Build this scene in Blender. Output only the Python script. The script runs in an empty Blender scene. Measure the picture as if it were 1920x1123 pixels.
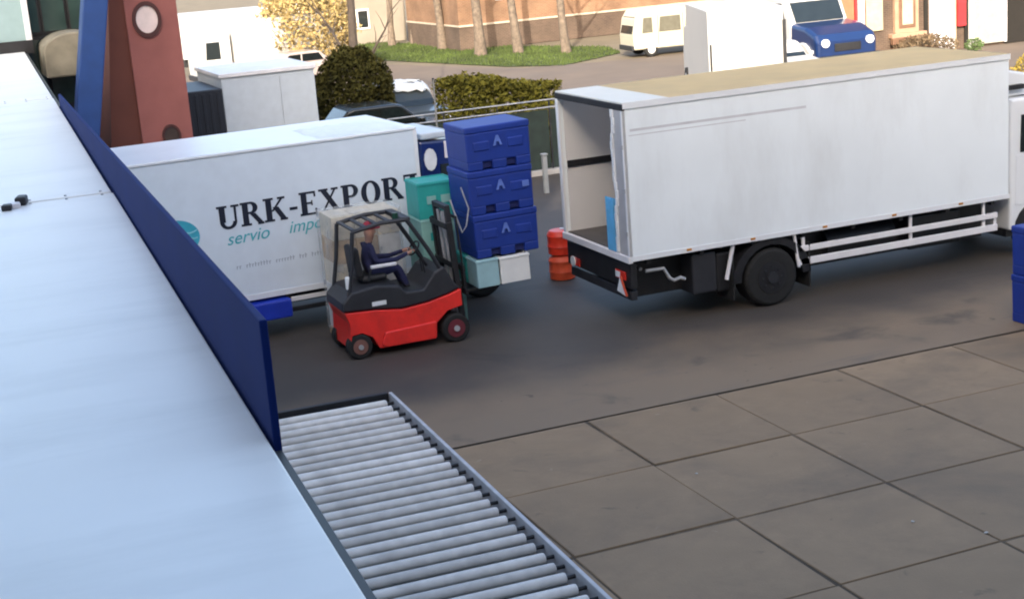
import bpy, bmesh, math, random
from mathutils import Vector, Matrix
R = math.radians
random.seed(7)
scene = bpy.context.scene
col = scene.collection

# ------------------------------------------------------------------ camera
def cam_axes(yaw, pitch, roll):
    cy, sy, cp, sp = math.cos(yaw), math.sin(yaw), math.cos(pitch), math.sin(pitch)
    f = Vector((-sy*cp, cy*cp, -sp)); r = Vector((cy, sy, 0)); u = r.cross(f)
    cr, sr = math.cos(roll), math.sin(roll)
    return r*cr + u*sr, u*cr - r*sr, f
cr_, cu_, cf_ = cam_axes(-0.3675, 0.2448, -0.0787)
camd = bpy.data.cameras.new('camera'); cam = bpy.data.objects.new('camera', camd); col.objects.link(cam)
m = Matrix.Identity(4)
for i in range(3):
    m[i][0] = cr_[i]; m[i][1] = cu_[i]; m[i][2] = -cf_[i]
m.translation = (0, 0, 6.6402)
cam.matrix_world = m
camd.sensor_width = 36.0; camd.lens = 36*2837/1920
camd.clip_start = 0.1; camd.clip_end = 3000
scene.camera = cam

# ------------------------------------------------------------------ sky, sun, exposure
SUN_EL = R(25); SUN_DIR = Vector((-0.5, -0.86, 0)).normalized()
sd = SUN_DIR*math.cos(SUN_EL) + Vector((0, 0, math.sin(SUN_EL)))
world = bpy.data.worlds.new('World'); scene.world = world; world.use_nodes = True
wn = world.node_tree.nodes; wl = world.node_tree.links
sky = wn.new('ShaderNodeTexSky'); sky.sky_type = 'NISHITA'; sky.sun_disc = False
sky.sun_elevation = SUN_EL; sky.sun_rotation = math.atan2(SUN_DIR.x, SUN_DIR.y)
sky.air_density = 1.0; sky.dust_density = 5.0; sky.ozone_density = 1.0
bg = wn['Background']; bg.inputs['Strength'].default_value = 0.15
wl.new(sky.outputs[0], bg.inputs['Color'])
sund = bpy.data.lights.new('sun', 'SUN'); sund.energy = 2.0; sund.angle = R(0.53); sund.color = (1, 0.9, 0.76)
sun = bpy.data.objects.new('sun', sund); col.objects.link(sun)
sun.rotation_euler = (-sd).to_track_quat('-Z', 'Y').to_euler(); sun.location = (-30, -40, 40)
scene.view_settings.view_transform = 'Standard'; scene.view_settings.look = 'None'
scene.view_settings.gamma = 1.0; scene.view_settings.use_curve_mapping = False
scene.view_settings.exposure = 1.92
scene.cycles.filter_width = 2.0

# ------------------------------------------------------------------ materials
MATS = {}
def mat(name, c, rough=0.6, metal=0.0, var=0.12, scale=4.0, bump=0.0, bscale=30.0, spec=0.5, coat=0.0, objvar=0.0, dirt=None, dirt_amt=0.0, dscale=1.2, dstretch=None):
    if name in MATS: return MATS[name]
    M = bpy.data.materials.new(name); M.use_nodes = True
    n, l = M.node_tree.nodes, M.node_tree.links
    b = n['Principled BSDF']
    b.inputs['Roughness'].default_value = rough; b.inputs['Metallic'].default_value = metal
    b.inputs['Specular IOR Level'].default_value = spec
    if coat: b.inputs['Coat Weight'].default_value = coat; b.inputs['Coat Roughness'].default_value = 0.08
    tc = n.new('ShaderNodeTexCoord')
    def ramp(src, lo, hi):
        r = n.new('ShaderNodeMapRange'); l.new(src, r.inputs[0]); r.inputs[1].default_value = lo; r.inputs[2].default_value = hi
        return r.outputs[0]
    nz = n.new('ShaderNodeTexNoise'); nz.inputs['Scale'].default_value = scale; nz.inputs['Detail'].default_value = 6
    l.new(tc.outputs['Object'], nz.inputs['Vector'])
    mx = n.new('ShaderNodeMix'); mx.data_type = 'RGBA'
    mx.inputs[6].default_value = (c[0]*(1-var), c[1]*(1-var), c[2]*(1-var), 1)
    mx.inputs[7].default_value = (min(1, c[0]*(1+var)), min(1, c[1]*(1+var)), min(1, c[2]*(1+var)), 1)
    l.new(ramp(nz.outputs['Fac'], 0.3, 0.7), mx.inputs[0])
    out = mx.outputs[2]
    if objvar:
        oi = n.new('ShaderNodeObjectInfo'); hs = n.new('ShaderNodeHueSaturation')
        mr = n.new('ShaderNodeMapRange'); l.new(oi.outputs['Random'], mr.inputs[0])
        mr.inputs[3].default_value = 1-objvar; mr.inputs[4].default_value = 1+objvar
        l.new(mr.outputs[0], hs.inputs['Value']); l.new(out, hs.inputs['Color']); out = hs.outputs[0]
    if dirt:
        n2 = n.new('ShaderNodeTexNoise'); n2.inputs['Scale'].default_value = dscale; n2.inputs['Detail'].default_value = 8; n2.inputs['Roughness'].default_value = 0.65
        if dstretch:
            mp = n.new('ShaderNodeMapping'); mp.inputs['Scale'].default_value = dstretch; l.new(tc.outputs['Object'], mp.inputs[0]); l.new(mp.outputs[0], n2.inputs['Vector'])
        else: l.new(tc.outputs['Object'], n2.inputs['Vector'])
        m2 = n.new('ShaderNodeMix'); m2.data_type = 'RGBA'
        l.new(out, m2.inputs[6]); m2.inputs[7].default_value = (*dirt, 1)
        mm = n.new('ShaderNodeMath'); mm.operation = 'MULTIPLY'; l.new(ramp(n2.outputs['Fac'], 0.48, 0.75), mm.inputs[0]); mm.inputs[1].default_value = dirt_amt
        l.new(mm.outputs[0], m2.inputs[0]); out = m2.outputs[2]
    l.new(out, b.inputs['Base Color'])
    if bump:
        nb = n.new('ShaderNodeTexNoise'); nb.inputs['Scale'].default_value = bscale; nb.inputs['Detail'].default_value = 5
        l.new(tc.outputs['Object'], nb.inputs['Vector'])
        bp = n.new('ShaderNodeBump'); bp.inputs['Strength'].default_value = bump; bp.inputs['Distance'].default_value = 0.01
        l.new(nb.outputs['Fac'], bp.inputs['Height']); l.new(bp.outputs['Normal'], b.inputs['Normal'])
    MATS[name] = M
    return M

def brick_mat(name, c1, c2, mortar, scale=1.0, axis='x'):
    M = bpy.data.materials.new(name); M.use_nodes = True
    n, l = M.node_tree.nodes, M.node_tree.links; b = n['Principled BSDF']; b.inputs['Roughness'].default_value = 0.9
    tc = n.new('ShaderNodeTexCoord'); sp = n.new('ShaderNodeSeparateXYZ'); cb = n.new('ShaderNodeCombineXYZ')
    l.new(tc.outputs['Object'], sp.inputs[0]); ad = n.new('ShaderNodeMath'); l.new(sp.outputs[0], ad.inputs[0]); l.new(sp.outputs[1], ad.inputs[1])
    l.new(ad.outputs[0], cb.inputs[0]); l.new(sp.outputs[2], cb.inputs[1])
    bt = n.new('ShaderNodeTexBrick'); bt.inputs['Scale'].default_value = scale
    bt.inputs['Brick Width'].default_value = 0.22; bt.inputs['Row Height'].default_value = 0.075; bt.inputs['Mortar Size'].default_value = 0.008
    bt.inputs['Color1'].default_value = (*c1, 1); bt.inputs['Color2'].default_value = (*c2, 1); bt.inputs['Mortar'].default_value = (*mortar, 1)
    l.new(cb.outputs[0], bt.inputs['Vector'])
    nz = n.new('ShaderNodeTexNoise'); nz.inputs['Scale'].default_value = 0.7; nz.inputs['Detail'].default_value = 6; l.new(tc.outputs['Object'], nz.inputs['Vector'])
    hs = n.new('ShaderNodeHueSaturation'); mr = n.new('ShaderNodeMapRange'); l.new(nz.outputs['Fac'], mr.inputs[0])
    mr.inputs[1].default_value = 0.3; mr.inputs[2].default_value = 0.7; mr.inputs[3].default_value = 0.7; mr.inputs[4].default_value = 1.25
    l.new(mr.outputs[0], hs.inputs['Value']); l.new(bt.outputs['Color'], hs.inputs['Color']); l.new(hs.outputs[0], b.inputs['Base Color'])
    return M

white_paint = mat('white_paint', (0.74, 0.76, 0.78), 0.35, var=0.03, scale=0.8, dirt=(0.42, 0.43, 0.44), dirt_amt=0.22, dscale=0.7)
truck_white = mat('truck_white', (0.79, 0.84, 0.87), 0.4, var=0.04, scale=0.6, dirt=(0.47, 0.47, 0.46), dirt_amt=0.3, dscale=0.9, dstretch=(1, 1, .3))
roof_white = mat('roof_white', (0.90, 0.88, 0.84), 0.4, var=0.04, scale=0.6, dirt=(0.52, 0.52, 0.50), dirt_amt=0.28, dscale=1.0, dstretch=(.35, 1.6, 1), spec=0.55, bump=.12, bscale=3)
roof_tan = mat('roof_tan', (0.72, 0.54, 0.27), 0.75, var=0.12, scale=1.5)
roof_clear = mat('roof_translucent_white', (0.90, 0.86, 0.76), 0.5, var=0.04)
def translucent(M, w, c):   # glass-fibre roof skin that lets daylight through
    n, l = M.node_tree.nodes, M.node_tree.links
    t = n.new('ShaderNodeBsdfTranslucent'); t.inputs['Color'].default_value = (*c, 1); mx = n.new('ShaderNodeMixShader'); mx.inputs[0].default_value = w
    l.new(n['Principled BSDF'].outputs[0], mx.inputs[1]); l.new(t.outputs[0], mx.inputs[2]); l.new(mx.outputs[0], n['Material Output'].inputs[0])
translucent(roof_tan, 0.42, (.95, .9, .85)); translucent(roof_clear, 0.38, (.95, .95, .95))
grey_liner = mat('grey_liner', (0.66, 0.65, 0.65), 0.6, var=0.05, scale=1.2, dirt=(0.5, 0.48, 0.46), dirt_amt=0.3)
dark_floor = mat('dark_floor', (0.10, 0.09, 0.08), 0.75)
black_metal = mat('black_metal', (0.012, 0.012, 0.014), 0.5, var=0.3)
rubber = mat('rubber', (0.012, 0.012, 0.012), 0.85, var=0.3, scale=12)
steel = mat('steel', (0.42, 0.42, 0.43), 0.45, metal=0.3, var=0.15, scale=6)
galv = mat('galvanised', (0.66, 0.63, 0.59), 0.7, metal=0.0, var=0.12, scale=5, objvar=0.14, dirt=(0.36, 0.35, 0.34), dirt_amt=0.35, dscale=1.5)
rail_white = mat('rail_white', (0.75, 0.73, 0.74), 0.45, var=0.06)
red_paint = mat('red_paint', (0.80, 0.030, 0.022), 0.38, var=0.08, coat=0.3, dirt=(0.25, 0.02, 0.02), dirt_amt=0.35, dscale=3)
charcoal = mat('charcoal', (0.022, 0.023, 0.028), 0.5, var=0.2)
navy = mat('navy_paint', (0.010, 0.025, 0.13), 0.3, var=0.08, coat=0.4)
panel_blue = mat('panel_blue', (0.004, 0.018, 0.12), 0.75, var=0.08, scale=1.5, spec=0.15)
tub_blue = mat('tub_blue', (0.006, 0.032, 0.25), 0.55, var=0.12, scale=2.5, dirt=(0.015, 0.03, 0.16), dirt_amt=0.5, dscale=3)
tub_dark = mat('tub_dark', (0.005, 0.012, 0.10), 0.6)
light_blue = mat('light_blue', (0.12, 0.42, 0.72), 0.5)
teal = mat('teal_plastic', (0.03, 0.36, 0.33), 0.45, var=0.1)
pale_teal = mat('pale_teal', (0.26, 0.50, 0.46), 0.45, var=0.1)
crate_white = mat('crate_white', (0.72, 0.73, 0.72), 0.5, var=0.05)
crate_aqua = mat('crate_aqua', (0.30, 0.48, 0.52), 0.5, var=0.08)
red_plastic = mat('red_plastic', (0.82, 0.05, 0.02), 0.4, var=0.1)
orange_red = mat('orange_red', (0.78, 0.10, 0.035), 0.5, var=0.1)
ink_black = mat('ink_black', (0.008, 0.012, 0.028), 0.5)
ink_teal = mat('ink_teal', (0.07, 0.42, 0.48), 0.5)
logo_teal = mat('logo_teal', (0.05, 0.40, 0.52), 0.5, var=0.25, scale=2.5)
ink_grey = mat('ink_grey', (0.28, 0.33, 0.40), 0.5)
wood = mat('pallet_wood', (0.38, 0.27, 0.16), 0.8, var=0.25, scale=7)
carton = mat('carton', (0.50, 0.36, 0.22), 0.8, var=0.12)
carton_pale = mat('carton_pale', (0.68, 0.60, 0.46), 0.8, var=0.08)
carton_white = mat('carton_white', (0.72, 0.72, 0.70), 0.7, var=0.06)
glass_dark = mat('glass_dark', (0.012, 0.018, 0.02), 0.08, spec=0.8)
glass_green = mat('glass_green', (0.03, 0.055, 0.05), 0.12, spec=0.8, var=0.4, scale=0.8)
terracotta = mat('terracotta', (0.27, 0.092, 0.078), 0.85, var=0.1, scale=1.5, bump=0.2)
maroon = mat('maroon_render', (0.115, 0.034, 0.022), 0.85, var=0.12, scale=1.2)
pale_panel = mat('pale_panel', (0.27, 0.38, 0.39), 0.5, var=0.05)
cold_panel = mat('cold_panel', (0.52, 0.57, 0.62), 0.5, var=0.05)
far_white = mat('sunlit_white_paint', (0.47, 0.465, 0.45), 0.5, var=0.05, scale=0.6, dirt=(0.4, .38, .35), dirt_amt=.3, dscale=.6)
cream = mat('cream_paint', (0.45, 0.42, 0.33), 0.55, var=0.06)
cream_wall = mat('cream_render', (0.45, 0.38, 0.25), 0.85, var=0.1)
grey_wall = mat('grey_render', (0.24, 0.21, 0.17), 0.85, var=0.12, scale=0.6)
orange_door = mat('orange_door', (0.40, 0.14, 0.07), 0.6, var=0.1)
crimson = mat('crimson_paint', (0.36, 0.025, 0.03), 0.5)
brown_frame = mat('brown_frame', (0.16, 0.085, 0.05), 0.6)
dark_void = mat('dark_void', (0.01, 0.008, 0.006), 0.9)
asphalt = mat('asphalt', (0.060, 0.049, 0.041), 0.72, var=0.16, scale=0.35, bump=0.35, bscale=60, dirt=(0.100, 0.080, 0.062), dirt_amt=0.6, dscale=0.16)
slab_mat = mat('slab_concrete', (0.285, 0.192, 0.110), 0.8, var=0.12, scale=0.9, bump=0.3, bscale=40, objvar=0.08, dirt=(0.175, 0.118, 0.070), dirt_amt=0.7, dscale=0.7)
def shade_wet_fade(M, y0, y1, c):   # shade and wet toward the truck painted into the colour, paler near the slabs
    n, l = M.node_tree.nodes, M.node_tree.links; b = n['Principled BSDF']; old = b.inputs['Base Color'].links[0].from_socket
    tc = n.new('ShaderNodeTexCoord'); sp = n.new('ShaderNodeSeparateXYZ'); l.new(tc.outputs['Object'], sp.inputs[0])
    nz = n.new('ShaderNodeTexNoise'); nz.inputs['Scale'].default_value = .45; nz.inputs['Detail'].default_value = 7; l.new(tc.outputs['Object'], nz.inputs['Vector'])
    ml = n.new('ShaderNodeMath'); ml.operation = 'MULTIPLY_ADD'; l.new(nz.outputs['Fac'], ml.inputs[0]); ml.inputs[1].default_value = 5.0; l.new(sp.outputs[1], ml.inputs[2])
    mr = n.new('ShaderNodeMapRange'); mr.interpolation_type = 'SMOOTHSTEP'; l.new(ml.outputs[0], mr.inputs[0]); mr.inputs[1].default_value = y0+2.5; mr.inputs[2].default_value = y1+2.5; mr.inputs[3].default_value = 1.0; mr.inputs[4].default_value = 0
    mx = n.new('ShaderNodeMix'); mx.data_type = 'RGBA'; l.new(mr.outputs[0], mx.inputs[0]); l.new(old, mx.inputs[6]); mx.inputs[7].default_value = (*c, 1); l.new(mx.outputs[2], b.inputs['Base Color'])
shade_wet_fade(asphalt, 18.2, 21.6, (.225, .158, .098))
def stained(M, c, scale, lo, hi, amt, stretch=(1, 1, 1)):   # damp and oil patches laid out in world space so they run across the joints
    n, l = M.node_tree.nodes, M.node_tree.links; b = n['Principled BSDF']; old = b.inputs['Base Color'].links[0].from_socket
    g = n.new('ShaderNodeNewGeometry'); mp = n.new('ShaderNodeMapping'); mp.inputs['Scale'].default_value = stretch; l.new(g.outputs['Position'], mp.inputs[0])
    nz = n.new('ShaderNodeTexNoise'); nz.inputs['Scale'].default_value = scale; nz.inputs['Detail'].default_value = 9; nz.inputs['Roughness'].default_value = .6; nz.inputs['Distortion'].default_value = .6; l.new(mp.outputs[0], nz.inputs['Vector'])
    mr = n.new('ShaderNodeMapRange'); mr.interpolation_type = 'SMOOTHSTEP'; l.new(nz.outputs['Fac'], mr.inputs[0]); mr.inputs[1].default_value = lo; mr.inputs[2].default_value = hi; mr.inputs[4].default_value = amt
    mx = n.new('ShaderNodeMix'); mx.data_type = 'RGBA'; l.new(mr.outputs[0], mx.inputs[0]); l.new(old, mx.inputs[6]); mx.inputs[7].default_value = (*c, 1); l.new(mx.outputs[2], b.inputs['Base Color'])
stained(slab_mat, (.165, .118, .076), .33, .48, .70, .7); stained(slab_mat, (.10, .075, .05), 2.2, .62, .74, .6); stained(slab_mat, (.40, .31, .22), 5.0, .66, .76, .45)
stained(asphalt, (.034, .030, .028), .5, .55, .72, .65); stained(asphalt, (.12, .10, .085), .8, .58, .74, .5, (.25, 2.2, 1)); stained(asphalt, (.025, .022, .02), 2.6, .66, .72, .7)
joint_mat = mat('joint_earth', (0.075, 0.055, 0.036), 0.95, bump=0.4, dirt=(0.22, 0.155, 0.095), dirt_amt=1.0, dscale=0.55)
road_mat = mat('road_brick', (0.135, 0.104, 0.078), 0.85, var=0.12, scale=0.5, dirt=(0.11, 0.095, 0.085), dirt_amt=0.6, dscale=0.12)
tan_ground = mat('tan_ground', (0.155, 0.125, 0.080), 0.9, var=0.15, scale=0.6)
lawn = mat('lawn', (0.042, 0.06, 0.012), 0.95, var=0.3, scale=0.5)
grass_m = mat('grass_blades', (0.048, 0.072, 0.012), 0.9, var=0.35, scale=0.4)
bark = mat('bark', (0.13, 0.10, 0.075), 0.9, var=0.35, scale=6, bump=0.6, bscale=14)
dark_bark = mat('dark_bark', (0.06, 0.045, 0.035), 0.9, var=0.3, scale=6)
leaf_olive = mat('leaf_olive', (0.125, 0.115, 0.018), 0.9, var=0.45, scale=2.0, spec=.15)
leaf_dark = mat('leaf_dark', (0.045, 0.042, 0.010), 0.9, var=0.45, scale=2.0, spec=.15)
twig_yellow = mat('twig_yellow', (0.34, 0.25, 0.10), 0.85, var=0.25, scale=2.0)
leaf_brown = mat('leaf_brown', (0.13, 0.09, 0.05), 0.85, var=0.35, scale=2.0)
leaf_fresh = mat('leaf_fresh', (0.10, 0.16, 0.05), 0.8, var=0.3, scale=3.0)
leaf_gold = mat('leaf_gold', (0.28, 0.20, 0.03), 0.8, var=0.3, scale=3.0)
tarp_grey = mat('tarp_grey', (0.045, 0.055, 0.052), 0.55, var=0.3, scale=1.5)
sheet_white = mat('sheet_white', (0.70, 0.72, 0.72), 0.5, var=0.06)
skin_m = mat('skin', (0.45, 0.24, 0.17), 0.6)
overall_navy = mat('overall_navy', (0.014, 0.016, 0.06), 0.85, var=0.2, scale=8)
lens_white = mat('lens_white', (0.75, 0.77, 0.78), 0.2)
lens_red = mat('lens_red', (0.55, 0.03, 0.02), 0.25)
beige = mat('beige_canvas', (0.22, 0.20, 0.15), 0.7, var=0.25, scale=2)
blue_car = mat('blue_car_paint', (0.006, 0.022, 0.088), 0.28, var=0.06, coat=0.6)
brick_orange = brick_mat('brick_orange', (0.22, 0.115, 0.062), (0.18, 0.09, 0.048), (0.22, 0.165, 0.115))
brick_brown = brick_mat('brick_brown', (0.10, 0.065, 0.045), (0.075, 0.048, 0.034), (0.13, 0.10, 0.075))
brick_back = brick_mat('brick_yard', (0.36, 0.36, 0.36), (0.31, 0.32, 0.33), (0.34, 0.34, 0.33))
def film_mat():
    M = bpy.data.materials.new('stretch_film'); M.use_nodes = True
    n, l = M.node_tree.nodes, M.node_tree.links
    b = n['Principled BSDF']; b.inputs['Base Color'].default_value = (0.66, 0.68, 0.68, 1); b.inputs['Roughness'].default_value = 0.25
    t = n.new('ShaderNodeBsdfTransparent'); mx = n.new('ShaderNodeMixShader')
    nz = n.new('ShaderNodeTexNoise'); nz.inputs['Scale'].default_value = 3; tc = n.new('ShaderNodeTexCoord'); l.new(tc.outputs['Object'], nz.inputs['Vector'])
    mr = n.new('ShaderNodeMapRange'); l.new(nz.outputs['Fac'], mr.inputs[0]); mr.inputs[1].default_value = .3; mr.inputs[2].default_value = .7; mr.inputs[3].default_value = .10; mr.inputs[4].default_value = .42
    l.new(mr.outputs[0], mx.inputs[0]); l.new(t.outputs[0], mx.inputs[1]); l.new(b.outputs[0], mx.inputs[2])
    l.new(mx.outputs[0], n['Material Output'].inputs[0]); return M
film = film_mat()

# ------------------------------------------------------------------ mesh helpers
class MB:
    def __init__(s): s.v = []; s.f = []
    def _add(s, vs, fs):
        o = len(s.v); s.v += [tuple(v) for v in vs]; s.f += [tuple(i+o for i in f) for f in fs]; return s
    def box(s, x0, x1, y0, y1, z0, z1):
        vs = [(x0,y0,z0),(x1,y0,z0),(x1,y1,z0),(x0,y1,z0),(x0,y0,z1),(x1,y0,z1),(x1,y1,z1),(x0,y1,z1)]
        return s._add(vs, [(0,3,2,1),(4,5,6,7),(0,1,5,4),(1,2,6,5),(2,3,7,6),(3,0,4,7)])
    def taper(s, x0, x1, y0, y1, z0, z1, d):   # box whose base is inset by d
        vs = [(x0+d,y0+d,z0),(x1-d,y0+d,z0),(x1-d,y1-d,z0),(x0+d,y1-d,z0),(x0,y0,z1),(x1,y0,z1),(x1,y1,z1),(x0,y1,z1)]
        return s._add(vs, [(0,3,2,1),(4,5,6,7),(0,1,5,4),(1,2,6,5),(2,3,7,6),(3,0,4,7)])
    def prism(s, pts, a0, a1, axis='y'):       # profile in (x,z) swept along y, in (y,z) along x, in (x,y) along z
        n = len(pts); mk = {'y': lambda p, a: (p[0], a, p[1]), 'x': lambda p, a: (a, p[0], p[1]), 'z': lambda p, a: (p[0], p[1], a)}[axis]
        vs = [mk(p, a0) for p in pts] + [mk(p, a1) for p in pts]
        return s._add(vs, [tuple(range(n)), tuple(range(2*n-1, n-1, -1))] + [(i, i+n, (i+1) % n+n, (i+1) % n) for i in range(n)])
    def cyl(s, p0, p1, r, n=16, r2=None, caps=True):
        p0, p1 = Vector(p0), Vector(p1); d = (p1-p0).normalized(); r2 = r if r2 is None else r2
        a = d.orthogonal().normalized(); b = d.cross(a)
        vs = []
        for p, rr in ((p0, r), (p1, r2)):
            for i in range(n):
                t = 2*math.pi*i/n; vs.append(p + (a*math.cos(t)+b*math.sin(t))*rr)
        fs = [(i, (i+1) % n, (i+1) % n+n, i+n) for i in range(n)]
        if caps: fs += [tuple(range(n-1, -1, -1)), tuple(range(n, 2*n))]
        return s._add(vs, fs)
    def tube(s, pts, r, n=8):
        pts = [Vector(p) for p in pts]; rs = r if isinstance(r, (list, tuple)) else [r]*len(pts)
        d0 = (pts[1]-pts[0]).normalized(); a = d0.orthogonal().normalized(); vs = []
        for k, p in enumerate(pts):
            d = (pts[min(k+1, len(pts)-1)]-pts[max(k-1, 0)]).normalized()
            a = (a - d*a.dot(d)).normalized(); b = d.cross(a)
            for i in range(n):
                t = 2*math.pi*i/n; vs.append(p+(a*math.cos(t)+b*math.sin(t))*rs[k])
        fs = []
        for k in range(len(pts)-1):
            fs += [(k*n+i, k*n+(i+1) % n, (k+1)*n+(i+1) % n, (k+1)*n+i) for i in range(n)]
        fs += [tuple(range(n-1, -1, -1)), tuple(range((len(pts)-1)*n, len(pts)*n))]
        return s._add(vs, fs)
    def quad(s, a, b, c, d): return s._add([a, b, c, d], [(0, 1, 2, 3)])
    def build(s, name, m, parent=None, bevel=0.0, smooth=False, loc=None, seg=2):
        me = bpy.data.meshes.new(name); me.from_pydata(s.v, [], s.f); me.update()
        bm = bmesh.new(); bm.from_mesh(me); bmesh.ops.recalc_face_normals(bm, faces=bm.faces); bm.to_mesh(me); bm.free()
        me.materials.append(m)
        o = bpy.data.objects.new(name, me); col.objects.link(o)
        if parent: o.parent = parent
        if loc: o.location = loc
        if bevel:
            b = o.modifiers.new('bevel', 'BEVEL'); b.width = bevel; b.segments = seg; b.limit_method = 'ANGLE'; b.angle_limit = R(40)
        if smooth:
            me.polygons.foreach_set('use_smooth', [True]*len(me.polygons))
            try: me.set_sharp_from_angle(angle=R(40))
            except Exception: pass
        return o
def tag(o, label=None, cat=None, group=None, kind=None):
    if label: o['label'] = label
    if cat: o['category'] = cat
    if group: o['group'] = group
    if kind: o['kind'] = kind
    return o
def thing(name, label, cat, loc=(0,0,0), rz=0, group=None):
    o = bpy.data.objects.new(name, None); col.objects.link(o); o.empty_display_size = 0.3
    o.location = loc; o.rotation_euler = (0, 0, rz); return tag(o, label, cat, group)
def copy_tree(o, parent=None):
    c = o.copy(); col.objects.link(c)
    if parent: c.parent = parent
    for ch in list(o.children): copy_tree(ch, c)
    return c
def struct(name, mb, m, **k): return tag(mb.build(name, m, **k), kind='structure')
def wheel(parent, c, r, w, side=-1, rim=rail_white, rim_r=0.55):   # axis along local y; outer face on `side`
    x, y, z = c
    t = MB().cyl((x, y-w/2, z), (x, y+w/2, z), r, 28).build('wheel', rubber, parent, bevel=r*0.12, smooth=True)
    MB().cyl((x, y+side*w*0.42, z), (x, y+side*(w/2+0.012), z), r*rim_r, 20).build('rim', rim, t, smooth=True)
    MB().cyl((x, y+side*w*0.45, z), (x, y+side*(w/2+0.045), z), r*0.2, 14).build('hub', charcoal if rim in (black_metal, charcoal) else steel, t, smooth=True)
    if r > .4:
        for q in range(8):
            a_ = q*.785; MB().cyl((x+r*.36*math.cos(a_), y+side*w*.47, z+r*.36*math.sin(a_)), (x+r*.36*math.cos(a_), y+side*(w/2+.03), z+r*.36*math.sin(a_)), .02, 6).build('nut', charcoal, t)
    return t
def text(name, body, m, parent, loc, size, rot=(R(90), 0, 0), shear=0.0, ext=0.004):
    cu = bpy.data.curves.new(name, 'FONT'); cu.body = body; cu.size = size; cu.extrude = ext; cu.shear = shear
    t = bpy.data.objects.new(name, cu); col.objects.link(t)
    dg = bpy.context.evaluated_depsgraph_get(); me = bpy.data.meshes.new_from_object(t.evaluated_get(dg))
    bpy.data.objects.remove(t); bpy.data.curves.remove(cu)
    me.materials.clear(); me.materials.append(m)
    o = bpy.data.objects.new(name, me); col.objects.link(o); o.parent = parent; o.location = loc; o.rotation_euler = rot
    return o
def leaves(name, m, parent, inside, bbox, count, size, flat=0.0):
    """many small leaf faces spread through a volume given by inside(p)"""
    mb = MB(); k = 0; tries = 0
    while k < count and tries < count*12:
        tries += 1
        p = Vector([random.uniform(bbox[i][0], bbox[i][1]) for i in range(3)])
        if random.random() > inside(p): continue
        k += 1
        n = Vector((random.gauss(0, 1), random.gauss(0, 1), random.gauss(0, 1)+0.4)).normalized()
        a = n.orthogonal().normalized(); b = n.cross(a); t = random.uniform(0, 6.28)
        a, b = a*math.cos(t)+b*math.sin(t), b*math.cos(t)-a*math.sin(t); s = size*random.uniform(0.6, 1.4)
        mb.quad(p-a*s, p+b*s*0.5, p+a*s, p-b*s*0.5)
    return mb.build(name, m, parent)

# ------------------------------------------------------------------ ground
def sheet(name, pts, z, m, kind='structure'):
    return tag(MB()._add([(x, y, z) for x, y in pts], [tuple(range(len(pts)))]).build(name, m), kind=kind)
sheet('ground', [(-900, -900), (900, -900), (900, 900), (-900, 900)], -0.03, tan_ground)
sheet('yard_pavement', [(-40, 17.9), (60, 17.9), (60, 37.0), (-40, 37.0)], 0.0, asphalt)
sheet('joint_bed', [(-40, -5), (60, -5), (60, 17.9), (-40, 17.9)], -0.014, joint_mat)
sheet('road', [(-60, 37.2), (18, 37.2), (27, 46), (40, 44), (90, 44), (90, 64), (31.5, 63.6), (26.5, 65), (21, 80), (-60, 95)], -0.012, road_mat)
# concrete slabs, one object each
x_off = 7.81-2.0; slab_me = None
slabs = thing('concrete_paving', 'yard paving of large square concrete slabs with dark earth joints', 'paving')
slabs['kind'] = 'structure'; del slabs['category']
for j in range(6):
    for i in range(-2, 10):
        x0 = x_off+2*i; y1 = 17.86-2*j
        if y1 < 9 or x0 > 17.5 + (8-j)*0.5: continue
        if slab_me is None:
            o = MB().box(-0.984, 0.984, -0.984, 0.984, -0.14, 0.0).build('concrete_slab', slab_mat, slabs, bevel=0.012)
            slab_me = o
        else:
            o = slab_me.copy(); col.objects.link(o); o.parent = slabs
        o.location = (x0+1+random.uniform(-.014, .014), y1-1+random.uniform(-.012, .012), 0.002+random.uniform(-0.006, 0.004))
        o.rotation_euler = (random.uniform(-.0016, .0016), random.uniform(-.0016, .0016), random.uniform(-.009, .009))
# fish-paper scraps and pale chips lying on the slabs
chips = MB()
for (x, y, s) in [(9.35, 12.75, .024), (9.8, 12.1, .028), (8.1, 15.3, .02)]:
    n = 7; pts = [(x+math.cos(t*6.283/n)*s*random.uniform(.6, 1.3), y+math.sin(t*6.283/n)*s*random.uniform(.4, 1.0)) for t in range(n)]
    chips.prism(pts, 0.004, 0.012, 'z')
tag(chips.build('litter', mat('litter_pale', (.45, .42, .38), .8)), 'small pale scraps of litter scattered on the concrete slabs', 'litter', kind='stuff')

# ------------------------------------------------------------------ buildings of the yard
# the tall building behind the camera
b = thing('office_building', 'tall brick building behind the viewpoint shading the yard', 'building', (0, -1.0, 0))
MB().box(-48, 30, -14, 0, 0, 17.5).build('wall', brick_back, b)
MB().box(-48.2, 30.2, -14.2, 0.2, 17.5, 17.8).build('roof', steel, b)
MB().box(-24, -5.8, 0.01, 14, 0, 23).build('shade_block', mat('shade_block_render', (.55, .53, .5), .85), b)  # unseen block added to shade the tower and cabin, pale to bounce light
MB().box(-24.2, -5.6, -.3, 14.2, 23, 23.3).build('shade_block_roof', steel, b)
for k in range(12):
    for z in (1.2, 5.2, 9.2, 13.2):
        x = -44+6*k
        if -26 < x < -5: continue
        w = MB().box(x, x+2.4, 0.0, 0.06, z, z+2.2).build('window', rail_white, b)
        MB().box(x+.12, x+2.28, 0.06, 0.075, z+.12, z+2.08).build('pane', glass_dark, w)

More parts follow.
